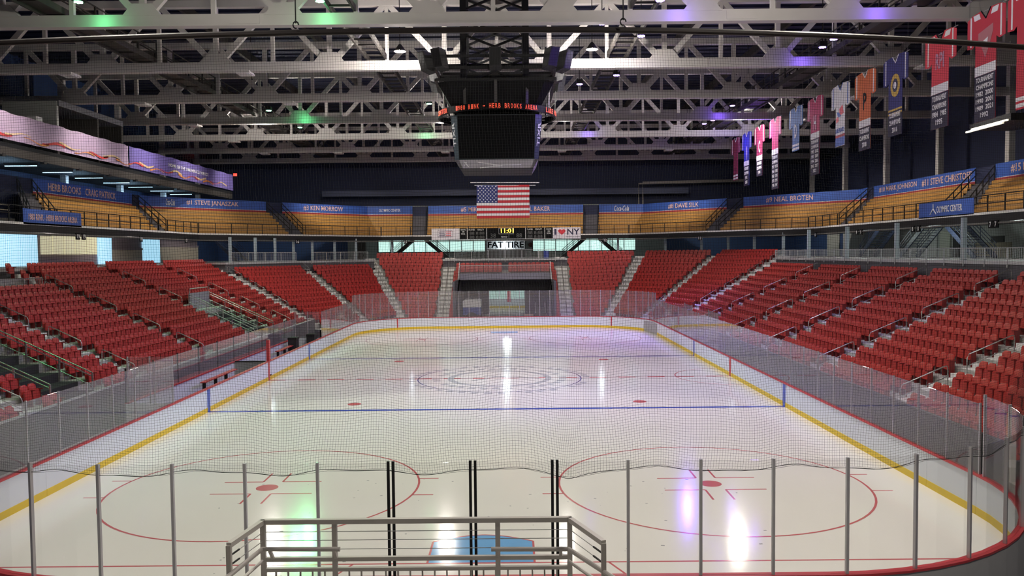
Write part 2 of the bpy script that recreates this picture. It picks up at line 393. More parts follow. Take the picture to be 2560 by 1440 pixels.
# ------------------------------------------------------------------ protective netting over the near end
ZB, ZT = 3.07, 10.95; CELL = .0475; HALF = 15.6; NS0, NS1 = -HALF, HALF      # s runs along the net from the middle of the end boards
SMID = S6 + S_END / 2; SPINCH = 1.72
def lowline(s): q = SMID + s; return np.stack([np.interp(q, CUM, PATH[:, 0]), np.interp(q, CUM, PATH[:, 1])], -1)
def topline(s): return np.stack([s, -L + .0134 * s * s * np.where(s < 0, .55, 1.0)], -1)
def netpt(s, z):
    h = (z - ZB) / (ZT - ZB)
    g = np.exp(-((s - SPINCH) / .55) ** 2) * np.exp(-(z - ZB) / 1.6)
    ds = .035 * np.sin(1.9 * s + 1.3 * z) * (1 - h) + .03 * np.sin(.7 * s - 2.1 * z) - (s - SPINCH) * .45 * g
    dz = .045 * np.sin(2.3 * s + .4 * np.sin(.9 * z)) * (1 - h) + .02 * np.sin(5.1 * s + z) * (1 - h) - .10 * g
    ss = np.clip(s + ds, NS0, NS1); e = .05
    P = lowline(ss) * (1 - h[..., None]) + topline(ss) * h[..., None]
    T = lowline(ss + e) * (1 - h[..., None]) + topline(ss + e) * h[..., None] - P
    T = T / (np.linalg.norm(T, axis=-1, keepdims=True) + 1e-9); out = .07 + .05 * np.sin(1.3 * s + .8 * z) * h * (1 - h) * 4
    return np.stack([P[..., 0] + T[..., 1] * out, P[..., 1] - T[..., 0] * out, z + dz], -1)
NV, NF = [], []; noff = 0
def strands(P, r):
    """P: (n, m, 3) polylines -> three-sided tubes"""
    global noff
    n, m, _ = P.shape
    d = np.gradient(P, axis=1); d /= np.linalg.norm(d, axis=2, keepdims=True) + 1e-9
    ref = np.where(np.abs(d[..., 2:3]) > .7, np.array([0., 1., 0.]), np.array([0., 0., 1.]))
    a = np.cross(d, ref); a /= np.linalg.norm(a, axis=2, keepdims=True) + 1e-9; b = np.cross(a, d)
    V = np.stack([P + r * (math.cos(t) * a + math.sin(t) * b) for t in (0.5, 2.6, 4.7)], 2).reshape(-1, 3)
    idx = np.arange(n * m * 3).reshape(n, m, 3) + noff
    A = idx[:, :-1]; B = idx[:, 1:]
    q = np.stack([A, np.roll(A, -1, 2), np.roll(B, -1, 2), B], -1).reshape(-1, 4)
    NV.append(V); NF.append(q); noff += len(V)
zz = np.linspace(ZB, ZT, 34); cols = np.arange(NS0, NS1, CELL)
strands(netpt(cols[:, None] + 0 * zz[None], zz[None] + 0 * cols[:, None]), .0019)
rows = np.arange(ZB, ZT, CELL); sv = np.arange(NS0, NS1, .13)
strands(netpt(sv[None] + 0 * rows[:, None], rows[:, None] + 0 * sv[None]), .0019)
me = bpy.data.meshes.new('safety_netting'); V = np.concatenate(NV); Fq = np.concatenate(NF)
me.vertices.add(len(V)); me.vertices.foreach_set('co', V.ravel()); me.loops.add(len(Fq) * 4); me.loops.foreach_set('vertex_index', Fq.ravel().astype(np.int32))
me.polygons.add(len(Fq)); me.polygons.foreach_set('loop_start', np.arange(0, len(Fq) * 4, 4, dtype=np.int32)); me.update(calc_edges=True); me.validate()
me.materials.append(NETM)
net = thing('safety_net', 'black square-mesh safety net hung from a pipe down to the shield glass', 'netting')
o = inst('mesh_cords', me, net); o['kind'] = 'stuff'
sv2 = np.arange(NS0, NS1, .08)
edge = netpt(sv2, np.full_like(sv2, ZB)); edge[:, 2] += -.03 * np.abs(np.sin(sv2 * 1.15))
MB().tube([tuple(p) for p in edge], .006, 4).build('edge_rope', NETM, net)
MB().tube([tuple(netpt(np.array([s]), np.array([ZB - .03]))[0]) for s in np.arange(NS0, NS1, .5)], .003, 4).build('lacing_cable', NETM, net)
pp = MB().tube([(*(topline(np.array(float(q))) + np.array((0, -.07))), ZT + .06) for q in np.linspace(NS0, NS1, 60)], .055, 8)
pipe = tag(pp.build('net_support_pipe', mat('pipe_black', (.03, .022, .02), .5, .3)), 'long black pipe the safety net hangs from', 'pipe')
for px, py0 in ((740, 90), (1558, 92)):
    p = at_y(px, py0, -L - .1); t = thing('hoist_cable', 'thin steel hoist cable with hook holding the net pipe', 'cable', 'hoist cables of the net pipe')
    MB().tube([(p.x, p.y, ZT + .2), (p.x, p.y, 23)], .012, 5).build('cable', BLACKM, t)
    MB().tube([(p.x + .05 * math.cos(a), p.y, ZT + .17 + .06 * math.sin(a)) for a in np.linspace(0, 5, 9)], .014, 5).build('hook', BLACKM, t)
# ------------------------------------------------------------------ guard rail in front of the camera
YF = -36.95
g = thing('guard_rail', 'grey metal guard rail with cables and pickets at the stair head', 'railing')
ztop = at_y(1040, 1301, YF).z
def gx(px, py=1301): return at_y(px, py, YF).x
xl, xr = gx(657), gx(1424)
sl = at_z(572, 1363, ztop); sr = at_z(1509, 1357, ztop)
MB().bar((xl - .02, YF, ztop), (xr + .02, YF, ztop), .055, .048).build('top_rail', RAILF, g)
MB().bar((xl, YF, ztop), sl, .05, .048).build('top_rail', RAILF, g); MB().bar((xr, YF, ztop), sr, .05, .048).build('top_rail', RAILF, g)
for px in (657, 836, 1244, 1424):
    x = gx(px); MB().bar((x, YF, 3.0), (x, YF, ztop), .042, .05, (1, 0, 0)).build('post', RAILF, g)
for q in (sl, sr): MB().bar((q.x, q.y, 3.0), (q.x, q.y, ztop), .045, .045, (1, 0, 0)).build('post', RAILF, g)
for py in (1327, 1348.5, 1371):
    z = at_y(1040, py, YF).z; MB().tube([(xl, YF, z), (xr, YF, z)], .004, 5).build('cable', STEEL, g)
    if py < 1360:
        for q, e in ((sl, xl), (sr, xr)):
            MB().tube([(e, YF, z), (q.x, q.y, z)], .004, 5).build('cable', STEEL, g)
            a = Vector((q.x, q.y, z)); b = a.lerp(Vector((e, YF, z)), .28); MB().tube([a, b], .010, 6).build('turnbuckle', BLACKM, g)
zm = at_y(1040, 1395, YF).z; zl = at_y(1040, 1421, YF).z
MB().bar((xl, YF, zm), (xr, YF, zm), .04, .042).build('mid_rail', RAILF, g)
MB().bar((xl, YF, zl), (xr, YF, zl), .04, .036).build('picket_rail', RAILF, g)
x = xl + .125
while x < xr - .06:
    MB().bar((x, YF, 3.1), (x, YF, zl), .016, .016, (1, 0, 0)).build('picket', RAILF, g); x += .126
MB().bar((xl, YF, 3.1), (xr, YF, 3.1), .04, .036).build('picket_rail', RAILF, g)
zh = at_y(1040, 1373, YF + -.12).z
for (pa, pb, pc, nm) in ((850, 655, (545, 1462), 1), (1228, 1422, (1545, 1452), 2)):
    h = thing('stair_handrail', 'round grey stair handrail fixed inside the guard rail', 'handrail', 'handrails of the foreground stair')
    a = at_y(pa, 1373, YF - .12); b = at_y(pb, 1373, YF - .12); c = at_z(pc[0], pc[1], zh - .02)
    MB().tube([a, b, c], .024, 10).build('rail', RAILF, h)
    a2 = at_y(pb, 1403, YF - .10); c2 = at_z(pc[0] + (20 if pb < 1000 else -20), pc[1] + 22, a2.z)
    MB().tube([a2, c2], .018, 8).build('lower_rail', RAILF, h)
    for q in (.08, .9):
        m_ = Vector(a).lerp(Vector(b), q); MB().bar((m_.x, YF - .12, zh), (m_.x, YF - .02, zh - .12), .03, .03).build('bracket', RAILF, h)
# ================================================================== SEATING BOWL
Z0E, RE = .52, .389          # end and corner stands: tread height of row 0, rise
Z0S, RS, DX = 1.16, .364, .80  # side stands (row k = 0..)
ZC = 6.42                    # concourse level
def A(j, m=1): return np.array((m * (10.2 + .3133 * j), 32.7 + .72 * j))
def B(j, m=1): return np.array((m * (12.4 + .627 * j), 27.0 + .687 * j))
def C(j, m=1): return np.array((m * ((13.3 if m > 0 else 14.8) + .8 * j), 20.5 + .467 * j))
ze = lambda j: Z0E + RE * j
zs = lambda k: Z0S + RS * k
XR = lambda k: 14.9 + DX * k
XL = lambda k: -(16.4 + DX * k)
YN = -27.0
def rows(mb, P0, P1, j0, j1, zf, zbase=None):
    for j in range(j0, j1 + 1):
        a, b, c, d = P0(j - 1), P1(j - 1), P1(j), P0(j); z = zf(j); zl = zf(j - 1) if j > j0 else (zbase if zbase is not None else 0)
        mb.add([(a[0], a[1], z), (b[0], b[1], z), (c[0], c[1], z), (d[0], d[1], z)], [(0, 1, 2, 3)])
        mb.add([(a[0], a[1], zl), (b[0], b[1], zl), (b[0], b[1], z), (a[0], a[1], z)], [(0, 1, 2, 3)])
terr = {}
mb = MB(); rows(mb, lambda k: (XR(k), YN), lambda k: (XR(k), C(k + 2)[1]), 0, 11, zs)
terr['r'] = struct('floor_terrace', mb, CONC, 'stepped concrete terrace of the stand beneath the jersey banners', 'terrace')
mb = MB(); rows(mb, lambda k: (XL(k), YN), lambda k: (XL(k), C(k + 2, -1)[1]), 0, 13, zs)
terr['l'] = struct('floor_terrace', mb, CONC, 'stepped concrete terrace of the stand behind the players benches', 'terrace')
mb = MB()
for s in (-1, 1):
    rows(mb, lambda j: (s * 4.75, 32.7 + .72 * j), lambda j: A(j, s), 0, 15, ze)
rows(mb, lambda j: (-4.75, 32.7 + .72 * j), lambda j: (4.75, 32.7 + .72 * j), 11, 12, ze, 4.2)
terr['e'] = struct('floor_terrace', mb, CONC, 'stepped concrete terrace of the end stand around the tunnel', 'terrace')
for s, top, lab in ((1, 15, 'stepped concrete terrace of the corner stand next to the jersey banner side'), (-1, 12, 'stepped concrete terrace of the corner stand next to the bench side')):
    mb = MB(); rows(mb, lambda j: A(j, s), lambda j: B(j, s), 1, top, ze); rows(mb, lambda j: B(j, s), lambda j: C(j, s), 1, top, ze)
    terr['c%d' % s] = struct('floor_terrace', mb, CONC, lab, 'terrace')
# ---- steps in the aisles: white blocks, each a piece of its terrace
_blk = {}
def step_piece(parent, p, n, z, rise, wid=1.1, deep=.40, run=.8):
    key = (round(rise, 3), wid, run)
    if key not in _blk:
        b = MB(); b.box(-wid / 2, wid / 2, 0, deep, .01, rise * .56); b.box(-wid / 2, wid / 2, deep, run - .02, .005, .025)
        _blk[key] = b.mesh('step', STEPW)
    o = inst('step', _blk[key], parent); o.location = (p[0], p[1], z); o.rotation_euler = (0, 0, math.atan2(-n[0], n[1])); return o
RAILS = []
def handrail(p0, p1, z0, z1, grp, lab, h=.92):
    a = np.array((p0[0], p0[1], z0)); b = np.array((p1[0], p1[1], z1)); up = np.array((0, 0, 1.))
    t = thing('aisle_handrail', lab, 'handrail', grp, tuple(a))
    q = b - a; k = q * .12
    def arch(hh, r): return MB().tube([(0, 0, 0), up * (hh - .12), up * hh + k * .35, q + up * hh - k * .5, q - k * .1 + up * (hh - .03), q + up * (hh - .14), q], r, 6)
    arch(h, .022).build('top_rail', STEEL, t, True)
    MB().tube([up * (h * .55), q + up * (h * .55)], .018, 6).build('mid_rail', STEEL, t, True)
    return t
AIS_R = [-16.1, -8.1, -.5, 7.0, 15.3]; AIS_L = [-17.0, -8.5, -.3, 8.6, 17.4]
LABR = 'bent steel aisle handrail on the steps beneath the jersey banners'
LABL = 'bent steel aisle handrail on the steps behind the players benches'
for ys, XF, key, kt, n, lab in ((AIS_R, XR, 'r', 11, (-1, 0), LABR), (AIS_L, XL, 'l', 13, (1, 0), LABL)):
    for y in ys:
        for k in range(0, kt + 1):
            step_piece(terr[key], (XF(k), y), n, zs(k), RS)
        for k in range(0, kt - 1, 3):
            handrail((XF(k) - .1, y), (XF(k + 2) + .0, y), zs(k) + .02, zs(k + 2) + .02, 'handrails in the aisles of the side stands', lab)
def corner_aisle(P, j0, j1, key, lab, wid=1.1):
    for j in range(j0, j1 + 1):
        p = P(j); q = P(j - 1); n = nrm(q - p); run = np.linalg.norm(p - q)
        step_piece(terr[key], p, n, ze(j), RE, wid, .42, round(float(run), 2))
    for j in range(j0 + 1, j1 - 1, 3):
        handrail(P(j), P(j + 2), ze(j) + .02, ze(j + 2) + .02, 'handrails in the aisles of the end stands', lab)
for s in (1, -1):
    top = 15 if s > 0 else 13
    e = 'next to the jersey banner side' if s > 0 else 'next to the bench side'
    corner_aisle(lambda j: A(j, s) + np.array((-s * .0, 0)), 1, 15, 'e', 'bent steel aisle handrail between end stand and corner ' + e)
    corner_aisle(lambda j: B(j, s), 1, top, 'c%d' % s, 'bent steel handrail mid corner stand ' + e)
    corner_aisle(lambda j: C(j, s), 3, top, 'c%d' % s, 'bent steel handrail where side stand meets corner ' + e)
    for j in range(0, 16):
        step_piece(terr['e'], (s * 6.02, 32.7 + .72 * j), (0, -1), ze(j), RE, 1.15, .38, .72)
    for j in range(0, 14, 3):
        handrail((s * 6.02, 32.7 + .72 * j), (s * 6.02, 32.7 + .72 * (j + 2)), ze(j), ze(j + 2), 'handrails in the aisles of the end stands', 'bent steel aisle handrail beside the tunnel stand')
# ---- seats
def oct_poly(w2, z0, z1, c): return [(-w2 + c * .5, z0), (w2 - c * .5, z0), (w2, z0 + c * .5), (w2, z1 - c), (w2 - c, z1), (-w2 + c, z1), (-w2, z1 - c), (-w2, z0 + c * .5)]
def seat_meshes():
    back = MB(); rec = lambda z: -(z - .40) * .16
    back.prism(oct_poly(.225, .40, .84, .09), lambda x, z: (x, .10 + rec(z) - .06 * (1 - (x / .23) ** 2) * .6, z), lambda x, z: (x, .145 + rec(z) - .06 * (1 - (x / .23) ** 2) * .6, z))
    pan = MB(); pan.prism(oct_poly(.205, .27, .64, .06), lambda x, z: (x, .17 + .05 * (.64 - z), z), lambda x, z: (x, .225 + .10 * (.64 - z), z))
    leg = MB(); leg.box(-.25, -.225, .06, .26, .0, .60); leg.box(-.255, -.22, .02, .36, .60, .635); leg.box(-.225, .225, .12, .16, .30, .36)
    return back, pan, leg
SB, SP, SL = seat_meshes()
SEATS = []  # (x, y, z, ux, uy, tag)
def seat_row(P, Q, z, centre, tagn, m0=.65, m1=.65, pitch=.49, skip=None):
    P = np.array(P, float); Q = np.array(Q, float); L_ = np.linalg.norm(Q - P); d = (Q - P) / L_
    n = np.array((d[1], -d[0]))
    if n @ (np.array(centre) - P) < 0: n = -n
    u = np.array((n[1], -n[0])); cnt = int((L_ - m0 - m1) / pitch)
    if cnt < 1: return
    off = m0 + (L_ - m0 - m1 - cnt * pitch) / 2
    for i in range(cnt):
        p = P + d * (off + (i + .5) * pitch)
        if skip and skip(p): continue
        p = p + n * .04
        SEATS.append((p[0], p[1], z, u[0], u[1], tagn))
VOM = lambda p, k: (-15.2 < p[1] < -12.0 and k <= 7) or (9.4 < p[1] < 13.2 and k <= 6) or (2.0 < p[1] < 6.0 and 9 <= k <= 10 and False)
for k in range(12):
    ys = [YN] + AIS_R + [C(k + 2)[1]]
    for a, b in zip(ys[:-1], ys[1:]): seat_row((XR(k), a), (XR(k), b), zs(k), (0, 0), 'r')
for k in range(14):
    ys = [YN] + AIS_L + [C(k + 2, -1)[1]]
    for a, b in zip(ys[:-1], ys[1:]): seat_row((XL(k), a), (XL(k), b), zs(k), (0, 0), 'l', skip=lambda p, k=k: VOM(p, k) or (k >= 11 and -8 < p[1] < -1.5))
for j in range(0, 16):
    y = 32.7 + .72 * j
    for s in (-1, 1):
        seat_row((s * 6.6, y), A(j, s), ze(j), (0, 0), 'e', .05, .65)
        if j < 11: seat_row((s * 4.9, y), (s * 5.43, y), ze(j), (0, 0), 'e', 0, 0)
    if j in (11, 12): seat_row((-5.43, y), (-.12, y), ze(j), (0, 0), 'e', 0, 0); seat_row((.12, y), (5.43, y), ze(j), (0, 0), 'e', 0, 0)
for s, top in ((1, 15), (-1, 12)):
    for j in range(1, top + 1):
        seat_row(A(j, s), B(j, s), ze(j), (0, 0), 'c%d' % s); seat_row(B(j, s), C(j, s), ze(j), (0, 0), 'c%d' % s)
def seen_scale(q):
    px, py, d = pix((q[0], q[1], q[2] + .7))
    return d if (-10 < px < 2570 and 0 < py < 1120 and d > 2) else 1e6
SEATS.sort(key=seen_scale)
N_IND = 300
bm_, pm_, lm_ = SB.mesh('backrest', SEAT), SP.mesh('seat_pan', SEAT), SL.mesh('seat_frame', SEATD)
SLAB = {'r': ('red plastic tip-up stadium seat in the stand beneath the jersey banners', 'tip-up seats beneath the jersey banners'),
        'l': ('red plastic tip-up stadium seat in the stand behind the players benches', 'tip-up seats behind the players benches')}
for q in SEATS[:N_IND]:
    lab, grp = SLAB.get(q[5], ('red plastic tip-up stadium seat in the tunnel end stand', 'tip-up seats of the tunnel end'))
    t = thing('stadium_seat', lab, 'seat', grp, q[:3]); t.rotation_euler = (0, 0, math.atan2(q[4], q[3]))
    inst('backrest', bm_, t); inst('seat_pan', pm_, t); inst('seat_frame', lm_, t)
def stack(mbs, rest):
    V, F = [], []; mi = []
    base = [(np.array(m.v), m.f) for m in mbs]
    return base
rest = SEATS[N_IND:]
ca = np.array([[q[3], q[4]] for q in rest]); po = np.array([[q[0], q[1], q[2]] for q in rest])
me = bpy.data.meshes.new('stadium_seating'); VV, FF, MI = [], [], []; off = 0
for mi, m in ((0, SB), (0, SP), (1, SL)):
    v = np.array(m.v); nv = len(v)
    X = po[:, None, 0] + v[None, :, 0] * ca[:, None, 0] - v[None, :, 1] * ca[:, None, 1]
    Y = po[:, None, 1] + v[None, :, 0] * ca[:, None, 1] + v[None, :, 1] * ca[:, None, 0]
    Z = po[:, None, 2] + v[None, :, 2] + 0 * X
    VV.append(np.stack([X, Y, Z], -1).reshape(-1, 3))
    for i in range(len(rest)):
        o_ = off + i * nv
        for f in m.f: FF.append(tuple(o_ + k for k in f)); MI.append(mi)
    off += nv * len(rest)
me.from_pydata(np.concatenate(VV).tolist(), [], FF); me.materials.append(SEAT); me.materials.append(SEATD)
me.polygons.foreach_set('material_index', np.array(MI, dtype=np.int32)); me.update()
tag(inst('stadium_seating', me), 'mass of red tip-up seats filling the remaining stands around the rink', 'seating', kind='stuff')
# ---- near end terrace under the camera (rail stands on it)
mb = MB(); rows(mb, lambda j: (-9, -32.7 - .72 * j), lambda j: (9, -32.7 - .72 * j), 0, 11, lambda j: min(ze(j), 2.95 if j < 9 else ze(j)))
mb.box(-9, 9, -60, -41.35, 4.2, 4.8)
struct('floor_terrace', mb, CONC, 'stepped concrete terrace under the guard rail', 'terrace')
# ================================================================== CONCOURSE
INN = [(24.2, -34), (24.2, C(13)[1]), tuple(C(15.3)), tuple(B(15.3)), (15.1, 43.65), (6.65, 43.65), (6.65, 41.45), (-6.65, 41.45), (-6.65, 43.65), (-15.1, 43.65),
       tuple(A(12.3, -1)), tuple(B(12.3, -1)), tuple(C(12.3, -1)), (-27.0, 26.6), (-27.0, -34)]
OUT = [(34, -34), (34, 26), (34, 34), (34, 50), (20, 50), (12, 50), (6.65, 50), (-6.65, 50), (-9, 50), (-15, 50), (-22, 50), (-34, 50), (-34, 34), (-34, 26), (-34, -34)]
mb = MB()
for i in range(len(INN) - 1):
    a, b, c, d = INN[i], INN[i + 1], OUT[i + 1], OUT[i]
    mb.add([(a[0], a[1], ZC), (b[0], b[1], ZC), (c[0], c[1], ZC), (d[0], d[1], ZC)], [(0, 1, 2, 3)])
    mb.add([(a[0], a[1], ZC - .3), (b[0], b[1], ZC - .3), (c[0], c[1], ZC - .3), (d[0], d[1], ZC - .3)], [(0, 1, 2, 3)])
struct('floor_concourse', mb, GREYW, 'grey concourse floor behind the lower stands', 'floor')
def edge_line(pts, prof): return MB().sweep(pts, prof)
for pts, lab in ((INN[:2], 'jersey banner side'), (INN[1:5], 'corner next to the jersey banners'), (INN[4:10], 'tunnel end'), (INN[9:14], 'corner next to the benches'), (INN[13:], 'bench side')):
    t = thing('wall_concourse', 'dark wall with a pale slab edge behind the top seats of the ' + lab, 'wall', kind='structure')
    MB().sweep(pts, [(-.04, ZC - .16), (-.04, ZC + .015), (.2, ZC + .015), (.2, ZC - .16)]).build('slab_edge', STEELW, t)
    MB().sweep(pts, [(.02, 3.0), (.02, ZC - .16), (.15, ZC - .16), (.15, 3.0)]).build('wall_panel', DARKC, t)
def balustrade(name, label, pts, z0, z1, m, post=1.9, bal=.14, grp=None, cat='railing', off=-.02, rb=.008):
    t = thing(name, label, cat, grp)
    P = [np.array(p, float) for p in pts]
    MB().tube([(p[0], p[1], z1) for p in P], .024, 6).build('top_rail', m, t)
    MB().tube([(p[0], p[1], z0 + .09) for p in P], .018, 6).build('bottom_rail', m, t)
    bs = MB()
    for a, b in zip(P[:-1], P[1:]):
        l = np.linalg.norm(b - a); n = max(1, round(l / post))
        for i in range(n + 1):
            p = a + (b - a) * i / n; MB().bar((p[0], p[1], z0 - .30), (p[0], p[1], z1), .05, .05, (1, 0, 0)).build('post', m, t)
        if bal:
            k = int(l / bal)
            for i in range(1, k): p = a + (b - a) * i / k; bs.bar((p[0], p[1], z0 + .09), (p[0], p[1], z1), rb * 2, rb * 2, (1, 0, 0))
    if bal: bs.build('baluster', m, t, kind='stuff')
    return t
balustrade('concourse_railing', 'pale steel balustrade on the concourse edge beneath the jersey banners', [(24.15, -22), (24.15, C(13)[1])], ZC, 7.06, STEELW)
balustrade('concourse_railing', 'pale steel balustrade on the concourse edge above the tunnel', [(-5.4, 41.4), (5.4, 41.4)], ZC, 7.38, STEELW)
balustrade('concourse_railing', 'pale steel balustrade on the concourse edge over the bench side corner', [A(12.3, -1) + (-.6, -.5), B(12.3, -1) + (.7, .6)], ZC, 7.3, STEELW)
balustrade('concourse_railing', 'pale steel balustrade with a gate by the side stand steps', [B(12.3, -1) + (-.5, -.8), C(12.3, -1) + (.2, 1.0)], ZC, 7.3, STEELW)
colm = MB().box(-.11, .11, -.11, .11, ZC, 8.7).mesh('column', PALEC)
colp = [(24.9, y) for y in (-9.5, -2, 5.5, 13, 20.5)] + [(B(15.9) * (1 - t) + C(15.9) * t) for t in (.1, .5, .9)] + [(A(16, 1) * (1 - t) + B(16, 1) * t) for t in (.3, .75)]
colp += [(A(12.8, -1) * (1 - t) + B(12.8, -1) * t) for t in (.25, .55, .85)] + [(B(12.8, -1) * (1 - t) + C(12.8, -1) * t) for t in (.1, .35, .6, .9)]
colp += [(x, 44.3) for x in (-12.5, 12.5)]
for p in colp:
    o = inst('concourse_column', colm); o.location = (p[0], p[1], 0); tag(o, 'slim pale blue steel column carrying the balcony over the concourse', 'column', 'columns along the concourse edge')
# ---- concourse back walls
ZB0, ZB1 = ZC, 8.66
def wallx(name, x, y0, y1, m, lab, z0=ZB0, z1=ZB1, th=.2):
    return struct(name, MB().box(min(x, x + math.copysign(th, x)), max(x, x + math.copysign(th, x)), y0, y1, z0, z1), m, lab, 'wall')
def wally(name, y, x0, x1, m, lab, z0=ZB0, z1=ZB1, th=.2): return struct(name, MB().box(x0, x1, y, y + th, z0, z1), m, lab, 'wall')
wallx('wall_right', 34, -34, 33, GREYW, 'grey block wall of the concourse beneath the jersey banners')
wallx('wall_right', 34, 33, 50, BLUEW, 'dark blue concourse wall next to the grey block wall')
wally('wall_back', 50, 18.9, 34, BLUEW, 'dark blue concourse wall in the corner next to the jersey banners')
wally('wall_back', 50, 15.3, 18.9, GREYW, 'grey concourse wall section beside the dark blue wall')
wally('wall_back', 50, -34, -18.6, BLUEW, 'dark blue concourse wall in the corner next to the benches')
wally('wall_back', 50, -18.6, -15.0, GREYW, 'grey concourse wall with a brown door')
wally('wall_back', 50, -2.4, 3.2, mat('pale_wall', (.6, .6, .57), .7), 'pale concourse wall behind the black lettered sign')
struct('door_1', MB().box(-17.6, -16.5, 49.9, 50, ZC, 8.45), mat('brown_door', (.05, .035, .03), .5), 'dark brown door in the grey concourse wall', 'door')
for (x0, x1, n, lab) in ((-15.0, -2.4, 9, 'row of daylit concourse windows on the bench side of the sign'), (3.2, 15.3, 9, 'row of daylit concourse windows on the jersey banner side of the sign')):
    t = thing('window_1', lab, 'window', kind='structure')
    for i in range(n):
        a = x0 + (x1 - x0) * i / n; b = x0 + (x1 - x0) * (i + 1) / n
        MB().box(a + .04, b - .04, 50.0, 50.04, 7.25, 8.62).build('pane', WINDOW, t)
        MB().box(a - .04, a + .04, 49.93, 50.06, 7.1, 8.66).build('mullion', BLACKM, t)
    MB().box(x0, x1, 49.9, 50.1, ZC, 7.25).build('apron', GREYW, t)
    MB().box(x0, x1, 49.86, 49.96, 7.2, 7.28).build('sill', BLACKM, t)
# bench side wall: panels with painted daylight glow, ticket window, two-tone paint
def panel_x(name, pxa, pxb, pya, pyb, m, lab, cat='wall', x=-34, kind='structure', floor=False, th=.12):
    y0 = at_x(pxa, (pya + pyb) / 2, x).y; y1 = at_x(pxb, (pya + pyb) / 2, x).y
    zt = at_x((pxa + pxb) / 2, pya, x).z; zb = ZC if floor else at_x((pxa + pxb) / 2, pyb, x).z
    o = MB().box(min(x, x - math.copysign(th, x) * 1), max(x, x - math.copysign(th, x)), min(y0, y1), max(y0, y1), zb, min(zt, 8.66)).build(name, m)
    o['kind'] = kind; o['label'] = lab; o['category'] = cat; return o
wallx('wall_left', -34.05, -34, 50, MAUVE, 'mauve concourse wall behind the stand above the players benches')
panel_x('wall_glow_2', -200, 90, 575, 665, SKYWALL, 'large pale blue concourse wall panel with painted daylight glow', 'window', floor=True)
panel_x('doorway_glow_3', 243, 276, 585, 665, SKYWALL, 'narrow pale blue doorway panel with painted daylight glow beside the lit ticket window', 'doorway', floor=True)
panel_x('doorway_glow_4', 355, 397, 592, 665, SKYWALL, 'pale blue doorway panel with painted daylight glow between two cream wall panels', 'doorway', floor=True)
t = thing('window_5', 'lit cream ticket window with blinds on the concourse', 'window', kind='structure')
for i in range(5):
    o = panel_x('pane', 101 + i * 28, 101 + i * 28 + 26, 590, 636, CREAMLIT, 'x'); o.parent = t
    for kx in ('label', 'category', 'kind'): del o[kx]
for a, b, c, n in ((277, 354, 622, 'cream lower wall panel beside the ticket window'), (398, 494, 615, 'cream lower wall panel next to the dark blue wall')):
    panel_x('trim_1', a, b, c, 665, CREAM, n, floor=True, th=.08)
    panel_x('trim_2', a, b, c - 2, c + 3, MAUVE, 'mauve stripe along the ' + n, th=.12)
panel_x('wall_left', 494, 560, 590, 665, BLUEW, 'dark blue wall at the end of the two tone concourse wall', floor=True, th=.10)
# jersey banner side wall: roller doors and openings
for a, b, m, lab, cat in ((2262, 2345, mat('roller_door', (.50, .51, .49), .6, var=.04), 'pale roller shutter on the grey concourse wall', 'roller door'),
                          (2070, 2100, GREYW, 'grey steel door beside the dark blue wall', 'door'), (2352, 2378, mat('putty_door', (.45, .45, .38), .6), 'putty coloured double door beside the roller shutter', 'door'),
                          (2385, 2402, BLACKM, 'dark doorway beside the putty coloured door', 'doorway'), (2110, 2160, mat('pale_panel', (.52, .52, .5), .7), 'pale wall panel behind the balcony stair', 'wall'),
                          (2480, 2512, mat('dark_opening', (.02, .02, .02), .7), 'dark serving hatch above the curved counter', 'hatch'), (2440, 2530, mat('tan_front', (.26, .22, .16), .7), 'dark tan counter front on the concourse', 'counter')):
    y1_ = 660; y0_ = 578 if cat != 'counter' else 606
    if cat == 'hatch': y0_, y1_ = 590, 606
    panel_x('door_2' if 'door' in cat else 'wall_panel', a, b, y0_, y1_, m, lab, cat, 34, floor=(cat != 'hatch'), th=.1)
def stair(label, pa, pb, wd, m, dirv, rail=True, n=12):
    """straight flight between pa (low) and pb (high); dirv = sideways"""
    t = thing('balcony_stair', label, 'staircase', 'stairs from the concourse to the balcony')
    a = np.array(pa, float); b = np.array(pb, float); s = nrm(np.array(dirv, float)) * wd / 2
    for e in (-1, 1):
        MB().bar(a + s * e, b + s * e, .08, .34).build('stringer', m, t)
        if rail:
            for h in (.45, .7, .95): MB().bar(a + s * e + (0, 0, h), a + (b - a) * min(1, (2.15 - h) / (b[2] - a[2])) + s * e + (0, 0, h), .035, .035).build('rail', m, t)
            for q in (.05, .5): p = a + (b - a) * q + s * e; MB().bar(p, p + (0, 0, .95), .035, .035).build('post', m, t)
    d = (b - a) / n; hd = np.array((d[0], d[1], 0)); hd = nrm(hd) * .12
    for i in range(n):
        p = a + d * (i + .5); MB().add([p - s - hd, p + s - hd, p + s + hd, p - s + hd, p - s - hd + (0, 0, .04), p + s - hd + (0, 0, .04), p + s + hd + (0, 0, .04), p - s + hd + (0, 0, .04)], MB.BF).build('tread', m, t)
    return t
for (x0, x1) in ((-13.0, -10.4), (-6.4, -9.0), (6.4, 9.0), (13.2, 10.6)):
    stair('black open stair in front of the daylit concourse windows', (x0, 46.2, ZC), (x1, 46.2, 8.62), 1.2, BLACKM, (0, 1, 0))
for (y0, y1) in ((5.5, 9.0), (15.5, 12.0), (22.5, 19.0), (-4.0, -.5)):
    stair('dark blue steel stair in front of the grey concourse wall', (30.5, y0, ZC), (30.5, y1, 8.62), 1.3, mat('stair_blue', (.02, .03, .07), .5), (1, 0, 0))
for (y0, y1) in ((38, 41.5), ):
    stair('dark blue steel stair in the corner concourse next to the benches', (-27, y0, ZC), (-30.5, y1, 8.62), 1.2, mat('stair_blue', (.02, .03, .07), .5), (.7, .7, 0))
